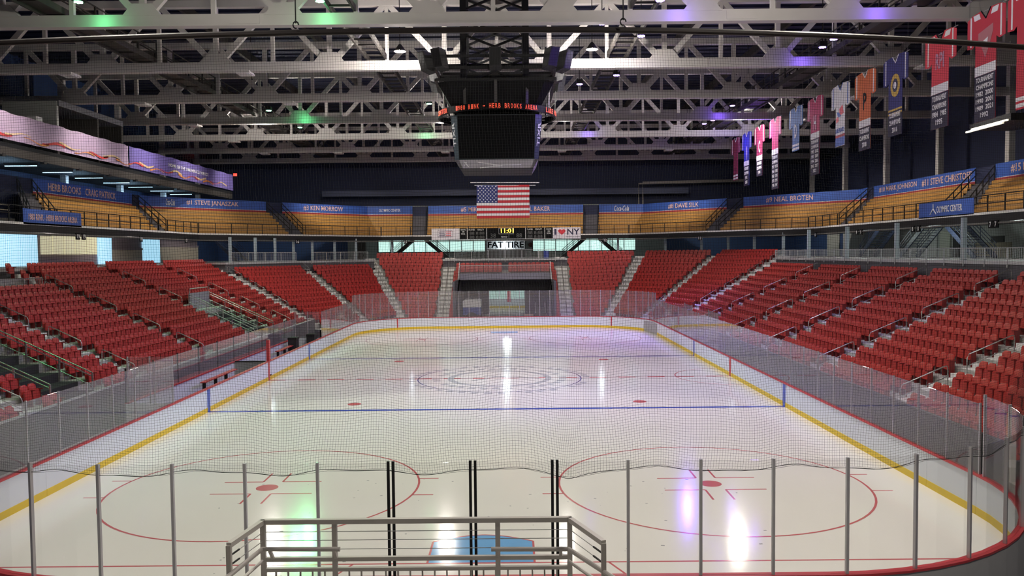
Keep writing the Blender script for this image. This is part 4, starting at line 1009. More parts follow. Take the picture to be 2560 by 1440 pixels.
# ================================================================== SCOREBOARD ON THE BALCONY FRONT
YS = 42.8
fs_ = thing('balcony_scoreboard', 'long black game scoreboard with amber clock on the balcony front', 'scoreboard')
q0 = at_y(1079, 571.5, YS); q1 = at_y(1452, 598, YS); bz1 = at_y(1265, 570, YS).z; bz0 = at_y(1265, 598, YS).z
def bx(px): return at_y(px, 584, YS).x
MB().box(bx(1079), bx(1452), YS, YS + .25, bz0, bz1).build('cabinet', BLACKP, fs_)
PAN = mat('sponsor_panel', (.74, .70, .76), .5, var=.03)
for a, b in ((1079, 1149), (1382, 1452)): MB().box(bx(a), bx(b), YS - .03, YS, bz0, bz1).build('sponsor_panel', PAN, fs_)
for px in (1168, 1217, 1314, 1362): MB().box(bx(px) - .03, bx(px) + .03, YS - .02, YS, bz0, bz1).build('divider', WHITE, fs_)
MB().box(bx(1149), bx(1382), YS - .02, YS, bz0, bz0 + .04).build('divider', WHITE, fs_)
zc = (bz0 + bz1) / 2
def stext(body, px0, px1, f0, f1, m, bold=.01, y=YS - .035): return text('lettering', body, ((bx(px0) + bx(px1)) / 2, y, bz0 + (bz1 - bz0) * (f0 + f1) / 2), (1, 0, 0), (0, 0, 1), abs(bx(px1) - bx(px0)), (bz1 - bz0) * (f1 - f0), m, fs_, ext=.01, bold=bold)
DNAVY = mat('sign_navy', (.02, .02, .07), .5, var=0); HRED = mat('heart_red', (.65, .03, .05), .5, var=0)
for f, (w_, h_) in ((0, (1.62, .70)),):
    x = bx(1112.5)
    m_ = MB(); [m_.bar((x + a, YS - .04, zc + .04 + b), (x + c, YS - .04, zc + .04 + d), .02, .045, (0, 0, 1)) for a, b, c, d in ((-.8, .33, .8, .33), (-.8, -.33, .8, -.33), (-.8, -.33, -.8, .33), (.8, -.33, .8, .33))]; m_.build('emblem_frame', DNAVY, fs_)
m_ = MB(); x = bx(1105)
for z_ in (.20, 0, -.20): m_.bar((x - .30, YS - .04, zc + .04 + z_), (x + .30, YS - .04, zc + .04 + z_), .02, .07)
m_.bar((x - .28, YS - .04, zc + .24), (x - .28, YS - .04, zc + .04), .02, .07); m_.bar((x + .28, YS - .04, zc + .04), (x + .28, YS - .04, zc - .16), .02, .07); m_.build('emblem', DNAVY, fs_)
m_ = MB(); x = bx(1121)
for z_ in (.20, 0, -.20): m_.bar((x - .30, YS - .04, zc + .04 + z_), (x + .30, YS - .04, zc + .04 + z_), .02, .07)
m_.build('emblem', HRED, fs_)
stext('I', 1386, 1391, .35, .88, DNAVY, .03); stext('NY', 1418, 1449, .35, .88, DNAVY, .02); stext('iloveny.com', 1415, 1449, .10, .24, DNAVY, 0)
hx, hz = bx(1404.5), bz0 + (bz1 - bz0) * .62; hp = []
for k in range(24):
    a = 2 * math.pi * k / 24; hp.append((hx + .40 * (16 * math.sin(a) ** 3) / 16, hz + .36 * (13 * math.cos(a) - 5 * math.cos(2 * a) - 2 * math.cos(3 * a) - math.cos(4 * a)) / 16))
MB().prism(hp[::-1], lambda a, b: (a, YS - .035, b), lambda a, b: (a, YS - .05, b)).build('heart', HRED, fs_)
AMB = mat('amber_digits', (1, .7, .1), .4, var=0, emit=(1, .62, .06, 3.2)); DIM = mat('unlit_digits', (.10, .10, .10), .5, var=0)
stext('11:01', 1252, 1284, .56, .96, AMB, .02)
for s in ((1247, 1283.5, 1), ):
    m_ = MB(); xa, xb_ = bx(1247), bx(1284.5); za, zb_ = bz0 + (bz1 - bz0) * .48, bz1 - .01
    for a in ((xa, za, xb_, za), (xa, zb_, xb_, zb_), (xa, za, xa, zb_), (xb_, za, xb_, zb_)): m_.bar((a[0], YS - .03, a[1]), (a[2], YS - .03, a[3]), .02, .03)
    m_.build('clock_frame', WHITE, fs_)
for body, a, b, f0, f1, m in (('38', 1226, 1240, .14, .52, DIM), ('88', 1291, 1305, .14, .52, DIM), ('PERIOD', 1253, 1268, .14, .28, WHITE), ('1', 1271, 1273, .12, .40, DIM), ('PLAYER', 1172, 1187, .80, .94, WHITE), ('PENALTY', 1194, 1210, .80, .94, WHITE),
                          ('PLAYER', 1318, 1332, .80, .94, WHITE), ('PENALTY', 1338, 1355, .80, .94, WHITE), ('SHOTS', 1152, 1164, .80, .93, WHITE), ('ON', 1155, 1161, .62, .75, WHITE), ('GOAL', 1153, 1163, .44, .57, WHITE),
                          ('SHOTS', 1366, 1378, .80, .93, WHITE), ('ON', 1369, 1375, .62, .75, WHITE), ('GOAL', 1367, 1377, .44, .57, WHITE), ('88 8:88', 1174, 1211, .42, .70, DIM), ('88 8:88', 1174, 1211, .08, .34, DIM), ('88 8:88', 1319, 1356, .42, .70, DIM), ('88 8:88', 1319, 1356, .08, .34, DIM)): stext(body, a, b, f0, f1, m)
# lettered sign below, round sign, bins
YG = 47.2
sg = thing('lettered_sign', 'white panel sign with heavy black capital lettering on the concourse', 'sign')
a = at_y(1216, 601, YG); b = at_y(1313, 622, YG); zt_, zb_ = a.z, b.z
MB().box(a.x - .05, b.x + .05, YG, YG + .1, zb_ - .05, zt_ + .05).build('frame', BLACKP, sg)
for k in range(4):
    xa = a.x + (b.x - a.x) * k / 4; xb_ = a.x + (b.x - a.x) * (k + 1) / 4; MB().box(xa + .02, xb_ - .02, YG - .03, YG, zb_, zt_).build('panel', WHITE, sg)
text('lettering', 'FAT TIRE', ((a.x + b.x) / 2, YG - .035, (zt_ + zb_) / 2), (1, 0, 0), (0, 0, 1), (b.x - a.x) * .93, (zt_ - zb_) * .72, BLACKP, sg, ext=.01, bold=.03)
a = at_y(1327, 612, 49.9); o = MB(); o.prism([(a.x + .27 * math.cos(2 * math.pi * k / 16), a.z + .27 * math.sin(2 * math.pi * k / 16)) for k in range(16)], lambda x, z: (x, 50.0, z), lambda x, z: (x, 49.92, z)); tag(o.build('round_sign', mat('round_brown', (.16, .05, .03), .6)), 'round brown sign beside the lettered panel sign', 'sign')
bar_ = thing('bar_counter', 'dark bar counter with panelled front below the lettered sign', 'counter', loc=(0, 47.3, ZC))
MB().box(-2.0, 2.3, -.3, .3, 0, 1.02).build('front', mat('bar_front', (.03, .025, .025), .5), bar_); MB().box(-2.1, 2.4, -.4, .35, 1.02, 1.08).build('top', mat('bar_top', (.12, .11, .1), .3), bar_)
for px, m, lab in ((1350, mat('bin_grey', (.22, .24, .22), .6), 'grey wire waste bin on the concourse above the tunnel'), (1365.5, mat('bin_blue', (.02, .05, .35), .5), 'blue recycling bin on the concourse above the tunnel')):
    a = at_y(px, 640, 43.2); t = thing('waste_bin', lab, 'bin', loc=(a.x, 43.2, ZC)); m_ = MB(); n = 10
    m_.add([(.26 * math.cos(2 * math.pi * k / n), .26 * math.sin(2 * math.pi * k / n), 0) for k in range(n)] + [(.33 * math.cos(2 * math.pi * k / n), .33 * math.sin(2 * math.pi * k / n), .8) for k in range(n)], [(k, (k + 1) % n, (k + 1) % n + n, k + n) for k in range(n)] + [tuple(range(n - 1, -1, -1))]); m_.build('bucket', m, t)
    MB().sweep([(.33 * math.cos(2 * math.pi * k / n), .33 * math.sin(2 * math.pi * k / n)) for k in range(n)], [(-.02, .78), (-.02, .84), (.04, .84), (.04, .78)], True).build('rim', m, t)
# ================================================================== TUNNEL
TW = 4.72
PURP = mat('tunnel_beam', (.28, .27, .34), .7)
big('wall_tunnel', -TW - .2, -TW, 31.2, 48, 0, 4.35, DARKC, 'dark side wall of the tunnel, bench side'); big('wall_tunnel', TW, TW + .2, 31.2, 48, 0, 4.35, DARKC, 'dark side wall of the tunnel, jersey banner side')
big('ceiling_tunnel', -TW, TW, 39.4, 48, 4.3, 4.5, DARKC, 'dark ceiling of the tunnel', 'ceiling')
hd = thing('tunnel_header', 'grey beam with glass guard over the tunnel mouth', 'beam')
MB().box(-TW, TW, 38.7, 39.5, 4.3, 4.95).build('beam', PURP, hd); MB().box(-TW, TW, 38.8, 38.83, 4.95, 5.75).build('glass_guard', GLASS, hd); MB().box(-TW, TW, 38.78, 38.85, 5.75, 5.8).build('guard_rail', STEELW, hd)
for s in (-1, 1):
    t = thing('tunnel_stair_rail', 'white sloping rail with glass guard beside the tunnel mouth', 'railing', 'rails beside the tunnel mouth')
    MB().bar((s * (TW + .05), 32.4, 1.6), (s * (TW + .02), 39.4, 6.1), .07, .07).build('rail', WHITE, t)
    MB().add([(s * TW, 32.4, .1), (s * TW, 39.4, 4.35), (s * TW, 39.4, 6.1), (s * TW, 32.4, 1.6), (s * (TW + .03), 32.4, .1), (s * (TW + .03), 39.4, 4.35), (s * (TW + .03), 39.4, 6.1), (s * (TW + .03), 32.4, 1.6)], MB.BF).build('side_panel', WHITE, t)
big('wall_tunnel', -TW, -1.95, 48, 48.3, 0, 4.3, mat('tunnel_end', (.05, .045, .045), .7), 'dark tunnel end wall beside the bright doorway, bench side'); big('wall_tunnel', 2.2, TW, 48, 48.3, 0, 4.3, mat('tunnel_end', (.05, .045, .045), .7), 'dark tunnel end wall beside the bright doorway, jersey banner side')
big('wall_tunnel', -1.95, 2.2, 48, 48.3, 3.95, 4.3, mat('tunnel_end', (.05, .045, .045), .7), 'dark lintel above the bright tunnel doorway')
big('floor_tunnel', -TW, TW, 31, 49, -.06, .02, CONC, 'grey concrete tunnel floor', 'floor')
rk = thing('practice_rink', 'bright second ice rink seen through the tunnel doorway', 'ice rink')
MB().box(-9, 9, 49, 90, -.05, .01).build('ice', ICE, rk); MB().box(-9, 9, 58, 58.1, .3, 1.2).build('board_panel', BOARD, rk); MB().box(-9, 9, 57.97, 58.1, 0, .3).build('kick_plate', YELLOW, rk)
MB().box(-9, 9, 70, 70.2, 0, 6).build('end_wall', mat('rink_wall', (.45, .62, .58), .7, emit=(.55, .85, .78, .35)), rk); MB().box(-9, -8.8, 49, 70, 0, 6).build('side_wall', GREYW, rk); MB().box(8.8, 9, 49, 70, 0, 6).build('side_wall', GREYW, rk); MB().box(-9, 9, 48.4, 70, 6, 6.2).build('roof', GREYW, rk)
for x in np.arange(-5, 5.1, 1.22): MB().box(x - .03, x + .03, 58, 58.1, 1.2, 3.0).build('post', ALU, rk)
MB().box(.1, .5, 57.9, 57.95, .8, 2.2).build('red_stripe', HRED, rk)
lamp('practice_rink_lamp', 'POINT', (0, 54, 5), 330, (.85, 1, .95), .5); lamp('practice_rink_lamp', 'POINT', (0, 65, 5), 260, (.85, 1, .95), .5)
# ice resurfacer parked in the tunnel
zm_ = thing('ice_resurfacer', 'white and blue ice resurfacing machine parked in the tunnel', 'ice resurfacer', loc=(-3.55, 41.2, 0))
MB().box(-.95, .95, -1.2, 1.6, .55, 1.35).build('body', mat('zam_blue', (.05, .09, .35), .4), zm_)
MB().prism([(-.95, 1.35), (.95, 1.35), (.95, 2.0), (.7, 2.15), (-.7, 2.15), (-.95, 2.0)], lambda x, z: (x, 1.4, z), lambda x, z: (x, -1.25, z)).build('snow_tank', WHITE, zm_)
m_ = MB(); m_.prism([(.62 * math.cos(math.pi * k / 10), .25 + .55 * math.sin(math.pi * k / 10)) for k in range(11)], lambda x, z: (x, -1.0, z), lambda x, z: (x, -1.32, z)); m_.build('front_arch', BLACKR, zm_)
for x in (-.82, .82):
    for y in (-.7, 1.1):
        MB().prism([(y + .38 * math.cos(2 * math.pi * k / 14), .38 + .38 * math.sin(2 * math.pi * k / 14)) for k in range(14)], lambda a, b: (x - .13, a, b), lambda a, b: (x + .13, a, b)).build('wheel', BLACKR, zm_)
MB().box(-.2, .2, .9, 1.4, 2.15, 2.3).build('seat', BLACKR, zm_); MB().tube([(-.3, .5, 2.15), (-.3, .4, 2.45), (-.15, .35, 2.55)], .03).build('steering_column', BLACKM, zm_)
MB().box(-1.0, 1.0, 1.6, 2.2, .1, .6).build('conditioner', STEEL, zm_)
lt = thing('utility_cart', 'dark motorised cart parked against the tunnel wall', 'cart', loc=(3.7, 40.2, 0))
MB().box(-.6, .6, -.9, .9, .35, .75).build('body', mat('cart_dark', (.03, .03, .03), .5), lt); MB().box(-.55, .55, .2, .85, .75, 1.25).build('seat', mat('cart_seat', (.05, .05, .05), .6), lt)
for x in (-.55, .55):
    for y in (-.6, .6): MB().prism([(y + .25 * math.cos(2 * math.pi * k / 12), .25 + .25 * math.sin(2 * math.pi * k / 12)) for k in range(12)], lambda a, b: (x - .08, a, b), lambda a, b: (x + .08, a, b)).build('wheel', BLACKR, lt)
    MB().tube([(x * .9, -.7, .7), (x * .9, -.5, 1.7), (x * .9, .7, 1.75), (x * .9, .8, 1.2)], .025).build('roll_bar', STEEL, lt)
bxk = thing('storage_case', 'pale storage case beside the utility cart', 'case', loc=(2.4, 38.6, 0)); MB().box(-.45, .45, -.3, .3, .0, .62).build('case', mat('case_pink', (.5, .36, .34), .6), bxk); MB().box(-.47, .47, -.32, .32, .55, .66).build('lid', mat('case_pink', (.5, .36, .34), .6), bxk)
# ================================================================== PLAYERS BENCHES
XB = -14.9
pb = thing('bench_back_wall', 'white wall with red cap and glass behind the players benches', 'rink boards')
for y in np.arange(-12.6, 12.7, 2.54):
    MB().box(XB - .1, XB, y + .008, y + 2.53, .25, 1.05).build('board_panel', BOARD, pb); MB().box(XB - .13, XB + .04, y, y + 2.54, 1.05, 1.10).build('cap_rail', CAPRED, pb)
    MB().box(XB - .056, XB - .044, y + .02, y + 2.52, 1.10, 2.45).build('pane', GLASS, pb); MB().bar((XB - .07, y, 1.1), (XB - .07, y, 2.5), .05, .05, (1, 0, 0)).build('post', BLACKM, pb)
struct('floor_bench', MB().box(XB, -W - .12, -12.6, 12.8, -.05, .25), BLACKR, 'black rubber floor of the players benches', 'floor')
for y0, y1, lab in ((-11.2, -1.2, 'long red players bench nearer the guard rail end'), (1.2, 11.4, 'long red players bench nearer the tunnel end')):
    t = thing('players_bench', lab, 'bench'); MB().box(-13.75, -13.38, y0, y1, .66, .72).build('seat', CAPRED, t); MB().box(-14.45, -14.2, y0 + 5, y1 - .4, .85, .9).build('rear_step', CAPRED, t)
    for y in np.arange(y0 + .4, y1, 2.2): MB().box(-13.7, -13.45, y - .04, y + .04, .25, .66).build('leg', BLACKM, t); 
    for y in np.arange(y0 + 5.2, y1 - .5, 1.5): MB().box(-14.4, -14.25, y - .04, y + .04, .25, .85).build('leg', BLACKM, t)
t = thing('bench_gate_post', 'tall red gate post between the two players benches', 'post', loc=(-W - .1, .3, 0)); MB().box(-.08, .08, -.12, .12, .2, 2.25).build('post', CAPRED, t); MB().box(-.1, .1, -.14, .14, .2, .3).build('foot', CAPRED, t)
t = thing('bench_divider', 'low board dividing the two players benches', 'rink boards'); MB().box(XB, -W - .2, -.05, .05, .25, 1.05).build('board_panel', GREYW, t); MB().box(XB, -W - .2, -.07, .07, 1.05, 1.1).build('cap_rail', BLACKM, t)
for y, lab in ((-12.55, 'glass end wall of the players benches towards the guard rail end'), (12.75, 'glass end wall of the players benches towards the tunnel')):
    t = thing('bench_end_glass', lab, 'glass'); MB().box(XB, -W - .15, y - .04, y + .04, 0, 1.05).build('board_panel', BOARD, t)
    for k in range(2): xa = XB + .9 * k; MB().box(xa + .02, xa + .86, y - .006, y + .006, 1.05, 2.95).build('pane', GLASS, t); MB().bar((xa, y, 1.0), (xa, y, 2.97), .05, .05, (1, 0, 0)).build('post', ALU, t)
for x, y, lab in ((-13.6, 12.2, 'black skate rack at the end of the players bench'), (-14.3, 10.0, 'black equipment case behind the players bench')):
    t = thing('equipment_case', lab, 'case', loc=(x, y, .25)); MB().box(-.28, .28, -.35, .35, 0, 1.1).build('case', BLACKR, t); MB().box(-.3, .3, -.37, .37, 1.0, 1.15).build('lid', BLACKM, t)
# aisle walkway behind benches and by the opposite boards
struct('floor_walkway', MB().box(XL(-1) , XB - .12, YN, 21, -.05, .12), CONC, 'grey walkway between bench wall and stand', 'floor')
# front wall of side stands
for xa, s, y0, y1, lab in ((XR(-1), 1, YN, 20.9, 'black front wall of the stand beneath the jersey banners'), (XL(-1), -1, YN, 20.9, 'dark front wall with a pale rail of the stand behind the players benches')):
    t = thing('wall_stand_front', lab, 'wall', kind='structure'); MB().box(min(xa, xa - s * .1), max(xa, xa - s * .1), y0, y1, 0, 1.75).build('wall_panel', BLACKM if s > 0 else DARKC, t); MB().box(min(xa - s * .12, xa + s * .02), max(xa - s * .12, xa + s * .02), y0, y1, 1.75, 1.80).build('cap', STEELW if s < 0 else BLACKM, t)
# penalty boxes opposite the benches
t = thing('penalty_box', 'glass walled penalty box beneath the jersey banners', 'penalty box')
for y in (6.5, 9.0, 14.0, 16.5):
    MB().box(W + .12, XR(-1) - .12, y - .006, y + .006, 1.1, 3.05).build('pane', GLASS, t); MB().box(W + .12, XR(-1) - .12, y - .04, y + .04, 0, 1.1).build('board_panel', BOARD, t); MB().bar((XR(-1) - .15, y, 0), (XR(-1) - .15, y, 3.1), .06, .06, (1, 0, 0)).build('post', ALU, t)
for y in (6.5, 14.0): MB().box(XR(-1) - .16, XR(-1) - .148, y, y + 2.5, 1.75, 3.05).build('pane', GLASS, t)
# ================================================================== VOMITORY RAILS in the bench side stand
def vomrail(label, y, x0, x1, k0, k1, dark=True):
    t = thing('stair_railing', label, 'railing')
    a = np.array((x0, y, zs(k0) + .0)); b = np.array((x1, y, zs(k1) + .0))
    for h in (.55, .95, 1.1): MB().tube([a + (0, 0, h), b + (0, 0, h)], .025 if h > .6 else .018, 6).build('rail', STEEL, t)
    n = 4
    for i in range(n + 1): p = a + (b - a) * i / n; MB().bar(p - (0, 0, .3), p + (0, 0, 1.1), .05, .05).build('post', STEEL, t)
    bs = MB(); m_ = int(np.linalg.norm(b - a) / .14)
    for i in range(1, m_): p = a + (b - a) * i / m_; bs.bar(p - (0, 0, .3), p + (0, 0, .55), .014, .014)
    bs.build('baluster', STEEL, t, kind='stuff'); return t
vomrail('steel stair railing with balusters beside the dark stairwell behind the benches', -12.05, XL(0) - .2, XL(7), 0, 7)
vomrail('steel stair railing with balusters on the guard rail side of the dark stairwell', -15.1, XL(0) - .2, XL(7), 0, 7)
vomrail('steel stair railing beside the stairwell with a grey end panel', 9.5, XL(0) - .2, XL(6), 0, 6)
vomrail('steel stair railing on the tunnel side of the stairwell with a grey end panel', 13.1, XL(0) - .2, XL(6), 0, 6)
for y0, y1, k, lab in ((-15.0, -12.1, 7, 'dark stairwell sunk into the stand behind the benches'), (9.6, 13.0, 6, 'dark stairwell with grey end panel in the stand behind the benches')):
    t = thing('stairwell', lab, 'stairwell')
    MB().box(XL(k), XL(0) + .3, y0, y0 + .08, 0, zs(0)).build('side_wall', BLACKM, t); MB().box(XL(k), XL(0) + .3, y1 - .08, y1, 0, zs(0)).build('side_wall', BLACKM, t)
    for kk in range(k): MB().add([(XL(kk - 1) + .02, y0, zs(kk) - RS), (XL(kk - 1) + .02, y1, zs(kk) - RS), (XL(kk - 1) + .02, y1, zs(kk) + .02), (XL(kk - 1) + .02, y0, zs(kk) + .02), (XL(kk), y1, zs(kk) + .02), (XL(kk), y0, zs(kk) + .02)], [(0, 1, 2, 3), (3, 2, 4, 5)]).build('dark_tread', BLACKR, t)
    MB().box(XL(k) - .05, XL(k) + .05, y0, y1, zs(k), zs(k) + 1.15).build('end_panel', mat('vom_panel', (.30, .28, .32), .6), t); MB().tube([(XL(k), y0, zs(k) + 1.1), (XL(k), y0 + .1, zs(k) + 1.45), (XL(k), y1 - .1, zs(k) + 1.45), (XL(k), y1, zs(k) + 1.1)], .035, 6).build('rail', STEEL, t)
# accessible platform rail high in the bench side stand
balustrade('platform_railing', 'pale balustrade around the seating platform high behind the benches', [(XL(10.6), -7.7), (XL(10.6), -1.2)], zs(11), zs(11) + .75, STEEL, 1.6, .13)
t = thing('ramp_railing', 'pale sloping balustrade beside the seating platform', 'railing')
a = np.array((XL(10.6), -8.6, zs(10.6))); b = np.array((XL(14), -8.6, zs(14)))
MB().tube([a + (0, 0, 1.0), b + (0, 0, 1.0), b + (0, .6, 1.05)], .03, 6).build('rail', STEELW, t); bs = MB()
for i in range(24): p = a + (b - a) * i / 23; bs.bar(p, p + (0, 0, 1.0), .03, .03)
bs.build('baluster', STEELW, t, kind='stuff')
# ================================================================== PRESS BOX
XP = -29.0
def py_(px, pz=420): return at_x(px, pz, XP).y
ya, yb, yc = -10.0, py_(322, 390), py_(582, 450)
pbx = thing('press_box', 'long dark press box gallery hung over the bleachers', 'press box')
MB().box(-37, XP - .1, ya, yc, 13.6, 13.85).build('floor_slab', mat('gallery_soffit', (.010, .011, .014), .8, spec=.2), pbx); MB().box(XP - .3, XP - .1, ya, yc, 13.1, 13.6).build('edge_beam', DARKB, pbx)
MB().box(-37, -36.6, ya, yc, 13.85, 16.5).build('rear_wall', NAVY, pbx)
y0b, y1b = py_(160, 320), py_(318, 320)
for y in (y0b, (y0b + y1b) / 2 + .8, y1b): MB().box(-33, XP - .4, y - .12, y + .12, 13.85, 17.4).build('booth_frame', GREYW if y == y0b else DARKB, pbx)
MB().box(-33, XP - .3, y0b, y1b, 17.1, 17.5).build('booth_roof', mat('booth_roof', (.10, .10, .12), .6), pbx); MB().box(-33, -32.8, y0b, y1b, 13.85, 17.1).build('booth_wall', BLACKP, pbx)
for y in np.arange(ya, yc, 4.2): MB().bar((XP - .2, y, 13.2), (XP - .2, y, 13.0), .25, .3).build('bracket', BLACKM, pbx)
def drape(y0, y1, z0, z1, x, n, amp, ph):
    m_ = MB(); vs = []
    for xo in (0, -.015):
        for i in range(n + 1):
            y = y0 + (y1 - y0) * i / n; dx = amp * (math.sin(3.1 * y + ph) + .6 * math.sin(7.3 * y)); vs += [(x + dx * .3 + xo, y, z0), (x + dx + xo, y, (z0 + z1) / 2), (x + dx * .6 + xo, y, z1 - .03 * (1 + math.sin(2.1 * y)))]
    k = 3 * (n + 1); fs = []
    for i in range(n):
        for r in (0, 1):
            a_ = 3 * i + r; fs += [(a_, a_ + 3, a_ + 4, a_ + 1), (k + a_, k + a_ + 1, k + a_ + 4, k + a_ + 3)]
    return m_.add(vs, fs)
def pz(px, py): return at_x(px, py, XP).z
z0p, z1p = pz(300, 412), pz(300, 358)
bl = thing('gallery_banner', 'creased lavender banner draped along the press box front', 'banner'); drape(ya, yb, z0p, z1p, XP, 90, .07, 0).build('cloth', LAV, bl, True)
bv = thing('gallery_banner', 'violet banner with white lettering along the press box front', 'banner'); drape(yb + .05, yc, z0p - .05, z1p, XP + .02, 60, .012, 1).build('cloth', VIOLET, bv, True)
FLAME = [mat('flame_orange', (.62, .22, .05), .7), mat('flame_red', (.50, .04, .04), .7), mat('flame_cream', (.62, .45, .25), .7)]
for i, y in enumerate(np.arange(ya + 3, yc - 3, 1.9)):
    m_ = MB(); pts = [(y + q * 2.6, z0p + .22 + .12 * math.sin(y * 1.7 + q * 5) + .10 * (i % 3)) for q in np.linspace(0, 1, 7)]
    for (a_, b_), (c_, d_) in zip(pts[:-1], pts[1:]): m_.bar((XP + .075, a_, b_), (XP + .075, c_, d_), .012, .10 + .06 * math.sin(a_))
    m_.build('flame_ribbon', FLAME[i % 3], bl if y < yb - 1 else bv)
c = (at_x(470, 425, XP)); ylo, yhi = py_(420, 412), py_(519, 437)
text('lettering', 'HOME OF THE 1980 MIRACLE ON ICE', (XP + .07, (ylo + yhi) / 2, (pz(420, 412) + pz(519, 437)) / 2), (0, 1, 0), (0, 0, 1), abs(yhi - ylo), .30, WHITEC, bv, ext=.01, bold=.01)
# glowing strip and lit tubes under the gallery
CY = mat('cool_strip', (.8, .9, 1), .4, var=0, emit=(.45, .75, 1, 2.2))
t = thing('gallery_glow_strip', 'long thin cool glowing strip under the press box edge', 'light strip'); MB().box(XP - 1.2, XP - 1.12, ya, yc, 13.42, 13.47).build('strip', CY, t); MB().box(XP - 1.25, XP - 1.07, ya, yc, 13.47, 13.6).build('housing', DARKB, t)  # emissive strip drawing the bright line under the gallery edge
for i, y in enumerate(np.arange(2, 40, 4.5)):
    t = thing('gallery_tube_light', 'short cool tube light under the press box floor', 'tube light', 'tube lights under the press box', (-33.2, y, 13.35)); MB().box(-1.1, 1.1, -.05, .05, 0, .05).build('tube', CY, t); MB().box(-1.15, 1.15, -.08, .08, .05, .25).build('housing', DARKB, t)
    if i % 2 == 0: lamp('gallery_lamp', 'POINT', (-34.2, y, 12.4), 170, (.45, .72, 1), .4)
bc_ = thing('broadcast_camera', 'pale covered broadcast camera on the press box ledge', 'camera', loc=(XP - .8, py_(118, 300), 15.3)); MB().box(-.3, .3, -.35, .35, .2, .75).build('body', WHITEC, bc_); MB().box(-.12, .12, .35, .7, .35, .6).build('lens', BLACKM, bc_)
for a_ in (0, 2.1, 4.2): MB().bar((0, 0, .2), (.4 * math.cos(a_), .4 * math.sin(a_), -1.4), .05, .05).build('tripod_leg', BLACKM, bc_)
EXIT = mat('exit_red', (.6, .02, .02), .4, var=0, emit=(1, .06, .04, 3))
for px, py in ((510, 382), (588, 437)):
    p = at_y(px, py, 53.92); t = thing('exit_sign', 'small glowing red exit sign high beside the press box', 'exit sign', 'exit signs by the press box', p); MB().box(-.22, .22, -.03, .03, -.16, .16).build('face', EXIT, t); MB().box(-.25, .25, 0, .08, -.19, .19).build('housing', BLACKM, t)
# camera deck (dark platform with seats) on the balcony under the press box
ta, tb = SECT[-1]; cdk = thing('camera_platform', 'dark stepped platform with grey railings on the balcony under the press box', 'platform')
for i in range(5):
    for (p, q, tn), (p2, q2, _) in zip(fpieces(ta, tb, 1 + i), fpieces(ta, tb, 2 + i)):
        m_ = MB(); m_.flat([tuple(p), tuple(q), tuple(q2), tuple(p2)], ZD, ZD + .3 * (i + 1)); m_.build('tier', mat('deck_dark', (.06, .055, .05), .7), cdk)
    p = fpieces(ta, tb, 1.3 + i)[0]
    for h in (.5, .8): MB().bar((*p[0], ZD + .3 * (i + 1) + h), (*p[1], ZD + .3 * (i + 1) + h), .05, .06).build('rail', mat('deck_rail', (.25, .22, .17), .6), cdk)
# ================================================================== JERSEY BANNERS
XJ, ZJ = 21.6, 17.5
JB = [((.48, .03, .05), 2562, 'red', None, []), ((.45, .03, .05), 2455, 'red', 'crest', ['TOURNAMENT', 'CHAMPIONS', '1982  2000', '1990  2001', '1989  2021', '1992']),
      ((.62, .05, .07), 2343, 'bright red', 'RPI', ['TOURNAMENT', 'CHAMPIONS', '1984  1985', '1995']), ((.03, .03, .14), 2233, 'navy', 'gold', ['TOURNAMENT', 'CHAMPIONS', '2016']),
      ((.58, .14, .05), 2158, 'orange', 'P', ['TOURNAMENT', 'CHAMPIONS', '2008']), ((.78, .76, .82), 2097, 'white', 'flash', ['LAKE PLACID']),
      ((.40, .02, .10), 2035, 'crimson', 'H', ['TOURNAMENT', 'CHAMPIONS', '1983  2002', '1987  2004', '1994  2006', '2015  2017', '2022']), ((.04, .12, .32), 1987, 'blue', 'D', []),
      ((.55, .02, .12), 1936, 'scarlet', None, ['TOURNAMENT', 'CHAMPIONS', '1967  1973', '1968  1980', '1969  1986', '1970  1996', '1996  1997']), ((.26, .02, .08), 1897, 'maroon', 'C', ['TOURNAMENT', 'CHAMPIONS', '1990']),
      ((.03, .04, .30), 1865, 'royal blue', 'figure', ['TOURNAMENT', 'CHAMPIONS', '1992', '2001']), ((.22, .02, .07), 1838, 'dark maroon', None, [])]
LOWY = {2455: 4.85, 2343: 4.6, 2233: 4.3, 2158: 4.6, 2097: 3.9, 2035: 5.3, 1987: 3.2, 1936: 5.6, 1897: 4.2, 1865: 4.7, 1838: 3.9, 2562: 4.8}
